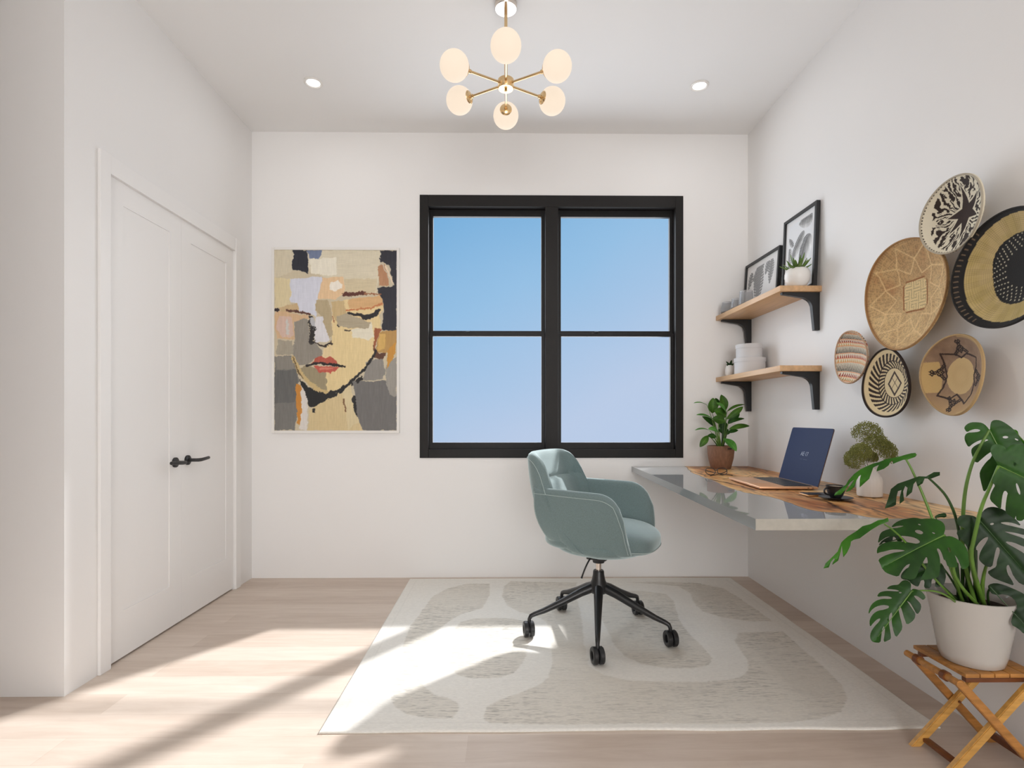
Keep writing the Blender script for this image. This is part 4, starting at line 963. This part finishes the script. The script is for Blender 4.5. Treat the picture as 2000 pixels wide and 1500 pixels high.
def b_tan(U, V, rr, th):
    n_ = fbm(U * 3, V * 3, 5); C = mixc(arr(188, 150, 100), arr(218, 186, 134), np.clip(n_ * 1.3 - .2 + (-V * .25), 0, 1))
    C = C * (1 - .16 * (vnoise(rr * 46, th * 22, 9) > .5) * (np.sin(th * 120) > -.3) * (rr > .3))[..., None]
    red = np.clip(fbm(U * 4 + 9, V * 4 + 2, 12) * 3 - 1.75, 0, 1) * (V > 0); C = mixc(C, arr(160, 104, 60) * np.ones_like(C), red * .6)
    lines = np.zeros(U.shape)
    for r0, r1, k, ph_ in ((.42, .66, 9, 0), (.66, .93, 9, .35)):
        pts = [(((r0 if i % 2 else r1)) * math.cos(ph_ + math.pi * i / k), ((r0 if i % 2 else r1)) * math.sin(ph_ + math.pi * i / k)) for i in range(2 * k + 1)]
        lines = np.maximum(lines, np.clip(1.3 - segdist(U + (fbm(U * 6, V * 6, 2) - .5) * .05, V, pts) / .014, 0, 1))
    C = mixc(C, arr(234, 202, 148) * np.ones_like(C), lines * .75)
    uu, vv = (U - .03) / .27, (V + .0) / .27; sq = (np.abs(uu) < 1) & (np.abs(vv) < 1) & (np.abs(uu) + np.abs(vv) < 1.75)
    cell = (np.floor(uu * 1.6 + vv * .8 + 8) + np.floor(vv * 1.6 - uu * .8 + 8)) % 2; str_ = np.where(cell > 0, np.sin(uu * 30), np.sin(vv * 30))
    C[sq] = (np.clip(arr(224, 198, 144) * (1 - .20 * (str_[..., None] > .5)), 0, 255))[sq]
    bd = (np.abs(np.maximum(np.abs(uu), np.abs(vv)) - 1.05) < .06) & (np.abs(uu) + np.abs(vv) < 1.9); C[bd] = (150, 98, 52)
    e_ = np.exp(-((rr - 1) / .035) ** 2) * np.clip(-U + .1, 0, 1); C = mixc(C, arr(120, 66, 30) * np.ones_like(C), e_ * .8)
    return weave_tex(C, rr, th, .10, 60, 240)
def b_black(U, V, rr, th):
    U2, V2 = U, V; a_ = np.arctan2(V2, U2); wob_ = .025 * np.sin(3 * a_ + 1) + .01 * (vnoise(a_ * 20, rr * 0, 4) - .5)
    C = np.ones(U.shape + (3,)) * arr(20, 18, 18)
    ri = np.hypot(U - .15, V); ai = np.arctan2(V, U - .15)
    ring = (ri > .62 + wob_) & (np.hypot(U - .06, V) < .92); n_ = fbm(U * 5, V * 5, 6)
    tn = mixc(arr(206, 182, 128), arr(184, 162, 98), np.clip(n_ * 2 - .7, 0, 1)) * (1 - .08 * (np.sin(rr * 190) * .5 + .5) - .08 * (np.sin(a_ * 160) > .6))[..., None]; C[ring] = tn[ring]
    rows = np.floor((ri - .34) / .052); an = ai * np.round(22 + rows * 5) + rows * 2.1
    dot = (ri > .34) & (ri < .60) & (np.cos(an) > .72) & (np.abs(((ri - .34) / .052) % 1 - .5) < .24); C[dot] = (190, 182, 160)
    sp = (rr > .93) & (np.cos(a_ * 60) > .985) & (U < -.5); C[sp] = (120, 100, 80)
    return weave_tex(C, rr, th, .12, 34, 160)
def b_rows(U, V, rr, th):
    C = np.ones(U.shape + (3,)) * arr(226, 216, 194); V2 = V + .16 * U + .10 * U * U
    rows = [(-.95, -.80, (176, 140, 80), 9), (-.80, -.62, (150, 50, 38), 9), (-.60, -.22, (60, 52, 46), 15), (-.22, -.06, (206, 160, 100), 9), (-.06, .12, (172, 70, 48), 10), (.14, .42, (74, 66, 58), 15), (.42, .54, (208, 168, 110), 9), (.54, .68, (156, 58, 42), 10), (.68, .90, (64, 56, 50), 14), (.90, 1.05, (190, 120, 62), 9)]
    for a0, a1, c_, k in rows:
        t_ = (V2 - a0) / (a1 - a0); ph_ = (U * k * 1.0 + vnoise(U * 4, V * 2, 3) * .5) % 1
        m = (t_ > .06) & (t_ < .94) & (np.abs(ph_ - .5) < (.08 + .34 * (1 - t_) if k > 12 else .44 * (1 - t_) + .02)); C[m] = c_
        m2 = (np.abs(V2 - a0) < .016); C[m2] = (224, 160, 120)
    return weave_tex(C, rr, th, .07, 40, 120)
def b_zig(U, V, rr, th):
    U2, V2 = U - .06, V; r2 = np.hypot(U2, V2) ; a_ = np.arctan2(V2, U2)
    C = np.ones(U.shape + (3,)) * arr(222, 202, 160)
    k = 30; half = np.where(r2 > .64, 1, -1); ph_ = (a_ * k / (2 * np.pi) + half * (r2 - .64) * 5.5) % 1
    band = (r2 > .44) & (rr < .86); C[band & (ph_ < .56)] = (44, 28, 22); C[band & (np.abs(r2 - .64) < .012)] = (44, 28, 22)
    C[(np.abs(r2 - .44) < .012)] = (60, 40, 30)
    d_ = np.abs(U2) / .30 + np.abs(V2 + .02) / .38; C[(d_ < 1) & (d_ > .76)] = (62, 44, 36); C[(d_ < .76) & ((np.abs(U2 / .30 - V2 / .38) < .04) | (np.abs(U2 / .30 + V2 / .38) < .04))] = (80, 60, 48)
    e_ = np.clip((rr - .955) / .02, 0, 1); C = mixc(C, arr(40, 26, 20) * np.ones_like(C), e_)
    return weave_tex(C, rr, th, .09, 44, 200)
def b_brown(U, V, rr, th):
    n_ = fbm(U * 5, V * 5, 8); C = mixc(arr(158, 130, 104), arr(130, 104, 84), np.clip(n_ * 1.6 - .3, 0, 1))
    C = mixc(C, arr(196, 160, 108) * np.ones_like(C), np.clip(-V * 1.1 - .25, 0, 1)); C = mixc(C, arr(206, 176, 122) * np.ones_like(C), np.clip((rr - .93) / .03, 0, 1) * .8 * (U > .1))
    lf = ((U < -.55) & (np.abs(V - .0) < .42) & (U < -.55 - .1 * V)); C[lf] = (200, 168, 112)
    e_ = np.hypot(U / .43, (V + .02) / .46); C[e_ < 1] = (208, 178, 126)
    C = mixc(C, arr(190, 158, 108) * np.ones_like(C), np.exp(-((e_ - .5) / .2) ** 2) * .25)
    st = [(-.50, .62), (-.12, .55), (.04, .44), (.20, .52), (.52, .40), (.50, .2), (.42, -.02), (.44, -.2), (.36, -.5), (.22, -.72), (.0, -.56), (-.10, -.48), (-.28, -.60), (-.62, -.50), (-.52, -.3), (-.42, .0), (-.46, .2), (-.50, .62)]
    C[segdist(U + (vnoise(U*14,V*14,2)-.5)*.02, V, st) < .021] = (52, 34, 26)
    for cx0, cy0, a0 in ((.06, .72, 90), (-.66, .12, 180), (.66, -.10, 0), (-.16, -.76, -100)):
        ca, sa = math.cos(R(a0)), math.sin(R(a0)); s_ = (U - cx0) * ca + (V - cy0) * sa; t_ = -(U - cx0) * sa + (V - cy0) * ca
        for ds, dt in ((-.12, 0), (-.10, .10), (-.10, -.10), (-.03, .05), (-.03, -.05), (.05, .0), (.12, .035), (.12, -.035), (-.16, .17), (-.16, -.17)):
            d_ = np.abs(s_ - ds) / .05 + np.abs(t_ - dt) / .045; C[(d_ < 1.3) & (d_ > .34)] = (42, 28, 22)
    return weave_tex(C, rr, th, .10, 44, 180)
basket('round cream basket with black star and streaks, topmost of the wall baskets', 1857, 419, .131, .085, b_star, off=.045, seed=1, flat=.35)
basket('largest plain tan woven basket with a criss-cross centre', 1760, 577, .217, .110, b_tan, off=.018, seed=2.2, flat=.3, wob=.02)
basket('black and tan ringed basket with white dots, at the right frame edge', 1957, 524, .182, .10, b_black, seed=.6, flat=.45, wob=.03)
basket('small rounded basket with red, black and cream striped triangles, nearest the shelves', 1659, 697, .119, .055, b_rows, seed=3.1, flat=.3, sx=.98, wob=.03)
basket('cream basket with black herringbone ring and diamond centre', 1728, 748, .139, .075, b_zig, seed=4, flat=.4, wob=.03)
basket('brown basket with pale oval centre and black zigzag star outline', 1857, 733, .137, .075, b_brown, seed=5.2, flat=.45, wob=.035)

# ------------------------------------------------------------------ folding stool
st = thing('folding_stool', 'small folding wooden slatted stool under the monstera pot', 'stool', (1.48, 1.73, 0))
sy0, sy1, sz = 1.640, 1.855, .297; sx0, sx1 = 1.402, 1.632
for k in range(5):
    xa = sx0 + (sx1 - sx0) * k / 5 + .0012; xb = sx0 + (sx1 - sx0) * (k + 1) / 5 - .0012
    bm = bmesh.new(); box(bm, (xa, sy0, sz - .013), (xb, sy1, sz), .0025); obj('seat_slat', bm, STOOLW, st)
for yy_ in (sy0 + .018, sy1 - .018):
    bm = bmesh.new(); box(bm, (sx0 + .01, yy_ - .009, sz - .031), (sx1 - .002, yy_ + .009, sz - .0135), .002); obj('seat_rail', bm, STOOLD, st)
def bar(name, p0, p1, w, t_, m, cut=True):
    p0, p1 = Vector(p0), Vector(p1); d = (p1 - p0); bm = bmesh.new()
    nrm = Vector((-d.z, 0, d.x)).normalized(); yv = Vector((0, 1, 0))
    vs = []
    for p, kk in ((p0, 0), (p1, 1)):
        for a_, b__ in ((-1, -1), (1, -1), (1, 1), (-1, 1)):
            q_ = p + nrm * a_ * w / 2 + yv * b__ * t_ / 2
            if cut and kk == 0: q_ = q_ - d.normalized() * ((q_.z - p0.z) / d.normalized().z)
            vs.append(bm.verts.new(q_))
    for f in ((0, 1, 2, 3), (4, 5, 6, 7), (0, 1, 5, 4), (1, 2, 6, 5), (2, 3, 7, 6), (3, 0, 4, 7)): bm.faces.new([vs[k] for k in f])
    bmesh.ops.bevel(bm, geom=list(bm.edges), offset=.002, segments=2, affect='EDGES')
    return obj(name, bm, m, st, smooth=True)
for yl in (1.632, 1.772):
    bar('leg', (1.345, yl, 0.0), (1.598, yl, .272), .024, .017, mat('stool_leg_wood', L(206, 156, 82), .42, noise=((12, 70, 70), .2)))
for yl in (1.612, 1.792):
    bar('leg', (1.618, yl, 0.0), (1.358, yl, .285), .024, .017, STOOLW)
bm = bmesh.new(); tube(bm, [(1.352, 1.600, .286), (1.352, 1.815, .286)], .0105, 16); rd = obj('top_roller', bm, STOOLW, st)
bm = bmesh.new()
for yy_ in (1.655, 1.765): tube(bm, [(1.352, yy_ - .009, .286), (1.352, yy_ + .009, .286)], .0150, 16)
obj('roller_collar', bm, STOOLD, rd)
bm = bmesh.new(); box(bm, (1.366, 1.641, .018), (1.388, 1.763, .030), .002); obj('stretcher', bm, STOOLD, st)
bm = bmesh.new(); box(bm, (1.585, 1.616, .030), (1.600, 1.788, .052), .002); obj('stretcher', bm, STOOLD, st)
bm = bmesh.new()
for yl in (1.6225, 1.7625): lathe(bm, [(0, 0), (.0045, 0), (.0045, .0025), (0, .003)], n=14, M=aim((1.487, yl, .148), (0, -1, 0)))
obj('pivot_bolt', bm, STOOLD, st)

# ------------------------------------------------------------------ monstera in a white pot
MX, MY = 1.503, 1.735; z = sz + .0006
mo = thing('potted_monstera', 'large monstera with split leaves in glossy white pot on stool', 'plant', (MX, MY, z))
bm = bmesh.new(); lathe(bm, [(0, z), (.078, z), (.084, z + .005), (.090, z + .03), (.119, z + .205), (.121, z + .212), (.117, z + .213), (.112, z + .20), (.104, z + .15), (0, z + .15)], c=(MX, MY, 0), n=64); obj('pot', bm, POTW, mo)
bm = bmesh.new(); lathe(bm, [(.109, z + .176), (.06, z + .182), (0, z + .184)], c=(MX, MY, 0), n=36); obj('soil', bm, SOIL, mo)
zs = z + .180
def S(px, py, Y): return at(px, py, Y)
def root(dx, dy=0): return Vector((MX + dx, MY + dy, zs))

from mathutils.geometry import delaunay_2d_cdt
cQ = lambda x, y: (1780 + x / 6, 800 + y / 6); cP = lambda x, y: (1780 + x / 6, 1000 + y / 6); cR = lambda x, y: (1600 + x / 5.554, 1000 + y / 5.554)
c7 = lambda x, y: (1580 + x / 2.886, 800 + y / 2.886); c2 = lambda x, y: (1590 + x / 7.895, 810 + y / 7.895)
PO = Vector((0, 0, HC))
def plate_leaf(cv, outline, A_px, T_px, Y, nrm, m, holes=(), bend=1.2, droop=.0, stem=None, sr=.004, step=.0075, veins=6, wave=.0007, rib=True, sk=1):
    """a leaf blade: outline laid out on the blade's own plane, filled with a fine mesh and curved across and along the midrib"""
    A_ = at(*cv(*A_px), Y); n_ = Vector(nrm).normalized()
    def onp(px, py):
        d = at(px, py, 1.0) - PO; t = (A_ - PO).dot(n_) / d.dot(n_); return PO + d * t
    T_ = onp(*cv(*T_px)); d_ = (T_ - A_); Ln = d_.length; d_.normalize(); s_ = d_.cross(n_)
    loc = lambda p: Vector(((p - A_).dot(s_), (p - A_).dot(d_)))
    ol = smooth([loc(onp(*cv(*p))) for p in outline], sk, True); hl = []
    for hx, hy, hr, hs, ha in holes:
        hl.append([loc(onp(*cv(hx + hr * math.cos(t) * math.cos(R(ha)) - hs * math.sin(t) * math.sin(R(ha)), hy + hr * math.cos(t) * math.sin(R(ha)) + hs * math.sin(t) * math.cos(R(ha))))) for t in [2 * math.pi * k / 12 for k in range(12)]])
    V, E = [], []
    for lp in [ol] + hl:
        b0 = len(V); V += lp; E += [(b0 + k, b0 + (k + 1) % len(lp)) for k in range(len(lp))]
    oa = [(v.x, v.y) for v in ol]; ha_ = [[(v.x, v.y) for v in h] for h in hl]
    gx2 = np.arange(min(v[0] for v in oa), max(v[0] for v in oa), step); gy2 = np.arange(min(v[1] for v in oa), max(v[1] for v in oa), step)
    GX, GY = np.meshgrid(gx2, gy2); GX = GX + (np.arange(GX.shape[0]) % 2)[:, None] * step * .5
    ins = inpoly(GX, GY, oa); V += [Vector((float(a1), float(b1))) for a1, b1 in zip(GX[ins], GY[ins])]
    vv, _, ff = delaunay_2d_cdt([Vector(v) for v in V], E, [], 0, 1e-6)[:3]
    cx = np.array([sum(vv[k].x for k in f) / 3 for f in ff]); cy = np.array([sum(vv[k].y for k in f) / 3 for f in ff])
    keep = inpoly(cx, cy, oa)
    for h in ha_: keep &= ~inpoly(cx, cy, h)
    bm = bmesh.new(); cols = []; used = sorted({k for f, kk in zip(ff, keep) if kk for k in f}); mp_ = {}
    for k in used:
        x, y = vv[k].x, vv[k].y; u_ = y / Ln; ax = abs(x) / Ln
        ph = (u_ * veins - ax * 1.6) % 1; vein = math.exp(-((min(ph, 1 - ph)) / .07) ** 2)
        z_ = -bend * x * x + droop * Ln * 4 * u_ * (1 - u_) + wave * math.cos(2 * math.pi * (u_ * veins - ax * 1.6)) * min(1, ax * 8) - .004 * math.exp(-(x / .004) ** 2)
        mp_[k] = bm.verts.new(A_ + s_ * x + d_ * y + n_ * z_)
        g_ = 1 + .55 * math.exp(-(x / .0022) ** 2) + .16 * vein + .1 * math.sin(x * 60 + y * 43)
        cols.append((g_, g_, g_ * .9))
    bm.verts.ensure_lookup_table()
    for f, kk in zip(ff, keep):
        if kk: bm.faces.new([mp_[k] for k in f])
    lf = leaf_obj('leaf', bm, m, mo, .0014, cols)
    e_ = max([v.y for v in ol if abs(v.x) < .02] + [Ln * .8]); e_ = min(e_, Ln) * .93
    if rib:
      bm = bmesh.new(); pts = [A_ + d_ * (e_ * k / 8) + n_ * (droop * Ln * 4 * (e_ * k / 8 / Ln) * (1 - e_ * k / 8 / Ln) - .001) for k in range(9)]
      tube(bm, pts, [.0021 * (1 - .095 * k) for k in range(9)], 6); obj('midrib', bm, STEM if m is not MONSD else STEMD, lf)
    if stem is not None:
        pts = smooth([Vector(p) for p in stem] + [A_], 2); nn = len(pts)
        bm = bmesh.new(); tube(bm, pts, [sr * (1.3 - .6 * k / nn) for k in range(nn)], 10); obj('stem', bm, STEM if m is not MONSD else STEMD, mo)
CAMN = Vector((-.62, -.78, .12))
P2R = lambda x, y: ((x / 6 + 180) * 5.554, y / 6 * 5.554)
# right, upper pair
plate_leaf(cQ, [(915,235),(880,190),(830,155),(770,147),(700,148),(650,170),(618,210),(635,245),(655,264),(700,238),(760,224),(815,240),(790,260),(720,266),(660,270),(628,300),(625,350),(645,400),(675,442),(720,400),(790,362),(860,345),(912,355),(850,380),(780,402),(720,440),(700,480),(720,560),(765,634),(830,575),(900,515),(948,490),(940,560),(880,610),(815,700),(800,760),(825,870),(855,977),(910,900),(960,850),(1050,800),(1150,760),(1300,700),(1400,600),(1350,450),(1300,380),(1250,290),(1190,220),(1110,160),(1040,125),(980,120),(940,135),(925,180),(925,235)],
  (915,240), (1180,740), 1.64, (-.55, -.83, .10), MONS, holes=((1103,323,34,15,0),(1235,350,24,9,25)), bend=1.0, stem=[root(-.01, -.03), S(1880, 1090, 1.69), S(1880, 1020, 1.68), S(1884, 960, 1.67), S(1896, 910, 1.66), S(1912, 875, 1.65)], sr=.0050)
plate_leaf(cQ, [(1020,655),(985,600),(935,520),(925,460),(950,420),(1000,402),(1065,415),(1110,447),(1105,482),(1150,425),(1210,402),(1270,402),(1340,430),(1420,480),(1500,600),(1560,760),(1560,900),(1480,1050),(1400,1200),(1320,1305),(1270,1310),(1240,1295),(1235,1240),(1225,1290),(1170,1250),(1112,1210),(1110,1130),(1125,1010),(1135,980),(1100,945),(1075,980),(1062,1080),(1058,1180),(1000,1130),(925,1060),(930,1000),(960,930),(985,890),(960,865),(945,810),(990,740),(1015,690)],
  (1022,658), (1500,880), 1.55, (-.55, -.83, .06), MONS, holes=((1212,638,18,20,0),(1252,930,16,72,-18)), bend=.9, stem=[root(.01, -.04), S(1893, 1090, 1.63), S(1905, 1040, 1.61), S(1916, 990, 1.59), S(1934, 950, 1.57)], sr=.0050)
# right, large dark blade
plate_leaf(cP, [(800,95),(760,60),(700,38),(620,32),(560,50),(530,100),(545,150),(600,180),(640,200),(540,215),(535,270),(600,330),(650,400),(690,470),(720,488),(750,430),(800,350),(860,300),(905,288),(890,340),(830,430),(800,500),(795,560),(830,600),(880,640),(950,650),(965,560),(985,460),(1005,405),(1040,430),(1030,500),(1005,570),(1000,640),(950,670),(890,705),(950,770),(1050,810),(1130,840),(1210,866),(1175,790),(1125,720),(1112,640),(1138,612),(1160,660),(1200,760),(1280,850),(1380,860),(1440,740),(1440,600),(1380,520),(1250,440),(1130,375),(1095,342),(1200,355),(1320,410),(1440,440),(1440,380),(1320,308),(1140,250),(1080,225),(1200,240),(1340,275),(1440,270),(1350,205),(1200,170),(1090,145),(1036,125),(1110,116),(1200,130),(1300,168),(1240,95),(1150,20),(1080,-30),(1020,-50),(950,-62),(880,-48),(830,0),(810,50)],
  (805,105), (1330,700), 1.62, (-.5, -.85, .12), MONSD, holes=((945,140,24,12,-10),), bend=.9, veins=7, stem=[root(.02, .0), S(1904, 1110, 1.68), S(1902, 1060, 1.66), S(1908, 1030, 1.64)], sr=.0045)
# centre blade
L6 = [(1350,240),(1368,190),(1365,140),(1340,100),(1290,75),(1230,62),(1160,62),(1110,70),(1060,55),(1010,52),(960,62),(890,75),(830,105),(775,160),(860,142),(930,145),(870,168),(790,172),(700,195),(665,225),(650,270),(635,338),(680,300),(730,270),(800,258),(870,260),(940,263),(1010,275),(1065,300),(1097,332),(1060,354),(1000,345),(930,330),(860,322),(780,325),(700,340),(650,365),(628,400),(625,452),(650,440),(720,425),(790,411),(850,410),(942,425),(870,440),(790,450),(700,480),(638,516),(660,560),(690,620),(720,655),(780,680),(860,702),(885,655),(930,590),(988,560),(970,600),(930,660),(888,708),(960,730),(1030,732),(1060,690),(1085,620),(1130,540),(1165,480),(1180,560),(1150,640),(1110,700),(1097,737),(1180,728),(1260,716),(1300,690),(1312,620),(1312,540),(1300,470),(1268,400),(1300,400),(1330,450),(1352,520)] + [P2R(*p) for p in [(400,560),(430,642),(500,640),(550,637),(535,560),(505,490),(550,545),(575,600),(598,655),(640,650),(685,622),(682,540),(670,480),(650,410),(600,360),(540,310),(460,278),(400,287)]]
plate_leaf(cR, L6, (1355,250), (700,590), 1.60, (-.42, -.72, .55), MONS, holes=((1082,220,46,22,18),(1240,230,18,8,20),(1088,133,16,8,20),(1410,410,20,30,-30)), bend=1.4, droop=.03, veins=7, stem=[root(-.01, -.05), S(1862, 1130, 1.64), S(1862, 1085, 1.62)], sr=.0045)
# lower left blade
plate_leaf(cR, [(1005,850),(990,845),(1000,790),(985,760),(950,738),(910,740),(880,765),(860,790),(800,792),(760,805),(730,835),(790,838),(850,846),(872,860),(830,862),(760,855),(700,858),(650,875),(625,922),(700,912),(760,915),(797,935),(760,944),(690,940),(620,960),(570,1000),(540,1060),(535,1114),(570,1060),(620,1025),(690,1007),(755,1015),(758,1040),(700,1060),(640,1070),(590,1100),(555,1150),(545,1200),(552,1250),(590,1200),(630,1162),(668,1152),(650,1190),(600,1240),(560,1300),(550,1360),(570,1402),(600,1416),(665,1418),(672,1360),(680,1280),(700,1230),(716,1260),(710,1320),(696,1414),(740,1397),(780,1377),(775,1320),(760,1230),(755,1150),(765,1110),(787,1083),(795,1120),(785,1190),(800,1270),(830,1364),(870,1320),(905,1260),(895,1200),(870,1110),(860,1040),(872,1006),(890,1040),(910,1110),(930,1170),(950,1225),(1010,1190),(1040,1150),(1045,1100),(1010,1050),(970,990),(948,962),(985,983),(1020,1040),(1062,1117),(1100,1070),(1110,1010),(1080,970),(1040,930),(1026,906),(1060,910),(1100,935),(1125,957),(1157,933),(1145,900),(1110,860),(1060,838),(1015,832)],
  (1005,858), (610,1390), 1.62, (-.5, -.82, .28), MONS, holes=((880,875,15,8,0),), bend=1.6, veins=7, stem=[root(-.06, -.03), S(1858, 1168, 1.66), S(1832, 1155, 1.65), S(1806, 1153, 1.63)], sr=.0028)
# narrow folded blades reaching over and below the desk
plate_leaf(c2, [(1560,588),(1500,595),(1400,620),(1340,640),(1220,665),(1100,690),(1000,730),(920,750),(820,790),(720,840),(620,910),(530,1010),(490,1080),(400,1150),(330,1200),(308,1238),(360,1235),(420,1228),(480,1150),(560,1040),(600,1010),(620,1000),(580,1060),(520,1140),(490,1190),(560,1165),(620,1110),(650,1020),(690,950),(722,925),(705,1000),(703,1120),(780,1050),(850,980),(890,880),(912,815),(940,800),(1000,770),(975,820),(963,875),(1080,830),(1150,780),(1185,712),(1215,705),(1215,758),(1300,722),(1380,690),(1440,684),(1560,645),(1585,610)],
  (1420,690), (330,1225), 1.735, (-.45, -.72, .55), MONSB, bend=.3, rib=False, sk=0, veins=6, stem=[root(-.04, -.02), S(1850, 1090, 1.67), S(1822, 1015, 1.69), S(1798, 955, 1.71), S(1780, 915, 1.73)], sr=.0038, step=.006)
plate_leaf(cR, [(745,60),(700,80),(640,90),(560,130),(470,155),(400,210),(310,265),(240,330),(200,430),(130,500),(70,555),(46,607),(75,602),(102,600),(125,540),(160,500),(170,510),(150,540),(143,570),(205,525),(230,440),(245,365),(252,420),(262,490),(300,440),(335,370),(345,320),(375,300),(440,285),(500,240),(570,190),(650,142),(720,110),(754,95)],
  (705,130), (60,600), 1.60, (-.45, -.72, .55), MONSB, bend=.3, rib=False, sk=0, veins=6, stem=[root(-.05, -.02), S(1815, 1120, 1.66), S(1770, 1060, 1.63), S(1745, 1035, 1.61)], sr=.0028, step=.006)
plate_leaf(c7, [(738,352),(705,350),(660,376),(620,376),(560,397),(500,418),(462,448),(447,500),(427,554),(470,547),(490,536),(494,490),(502,460),(522,452),(512,490),(511,532),(536,512),(531,460),(543,430),(556,440),(547,494),(580,465),(590,420),(604,402),(612,432),(640,415),(652,386),(690,388),(738,370)],
  (668,380), (432,552), 1.68, (-.48, -.70, .55), MONSD, bend=.3, rib=False, sk=0, veins=7, stem=[root(.0, .0), S(1880, 1080, 1.70), S(1868, 1010, 1.69), S(1850, 970, 1.69), S(1830, 948, 1.685)], sr=.0040, step=.006)
# shaded blades behind
plate_leaf(cR, [(880,700),(905,650),(960,600),(1100,560),(1300,550),(1340,560),(1380,680),(1360,780),(1330,805),(1256,820),(1262,760),(1275,700),(1220,720),(1215,828),(1135,828),(1145,740),(1105,735),(1085,790),(1068,814),(1000,780),(970,740),(900,730)],
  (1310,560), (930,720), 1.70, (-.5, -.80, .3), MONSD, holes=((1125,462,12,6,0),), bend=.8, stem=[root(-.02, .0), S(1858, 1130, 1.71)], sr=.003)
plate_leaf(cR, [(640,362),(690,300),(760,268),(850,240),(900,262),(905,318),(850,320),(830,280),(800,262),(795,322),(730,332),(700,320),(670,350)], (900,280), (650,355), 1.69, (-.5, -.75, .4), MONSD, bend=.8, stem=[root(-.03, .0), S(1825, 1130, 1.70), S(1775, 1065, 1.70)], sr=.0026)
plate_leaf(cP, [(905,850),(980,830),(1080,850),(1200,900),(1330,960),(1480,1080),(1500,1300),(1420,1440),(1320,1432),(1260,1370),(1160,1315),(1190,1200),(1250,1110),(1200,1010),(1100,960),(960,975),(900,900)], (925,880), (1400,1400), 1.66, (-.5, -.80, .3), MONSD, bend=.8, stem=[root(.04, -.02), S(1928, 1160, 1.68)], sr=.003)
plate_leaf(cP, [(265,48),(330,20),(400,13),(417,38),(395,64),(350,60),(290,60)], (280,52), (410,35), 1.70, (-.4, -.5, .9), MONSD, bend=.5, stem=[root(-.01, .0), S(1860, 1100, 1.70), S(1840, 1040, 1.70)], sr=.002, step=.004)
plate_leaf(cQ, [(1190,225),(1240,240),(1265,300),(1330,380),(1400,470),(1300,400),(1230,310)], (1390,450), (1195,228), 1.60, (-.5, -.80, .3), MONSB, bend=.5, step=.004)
for dx_, dy_, tpx in ((-.035, .01, (1868, 1100)), (-.02, .02, (1880, 1110)), (.0, .03, (1893, 1090)), (.02, .015, (1905, 1075))):
    bm = bmesh.new(); p0 = root(dx_, dy_); p1 = S(*tpx, 1.71); tube(bm, smooth([p0, p0 * .5 + p1 * .5 + Vector((.004, 0, 0)), p1]), .0052, 8, caps=True); obj('stem', bm, STEMD, mo)
# young unopened sheaths
for a_, b__ in (((1880, 1075, 1.66), (1895, 1012, 1.64)), ((1907, 1120, 1.64), (1951, 1058, 1.60))):
    bm = bmesh.new(); tube(bm, bez([root(.015, -.03), S(*a_), S(*b__)], 10), [.005, .0055, .006, .0055, .005, .0045, .004, .0035, .003, .002, .001], 8); obj('stem', bm, STEM, mo)
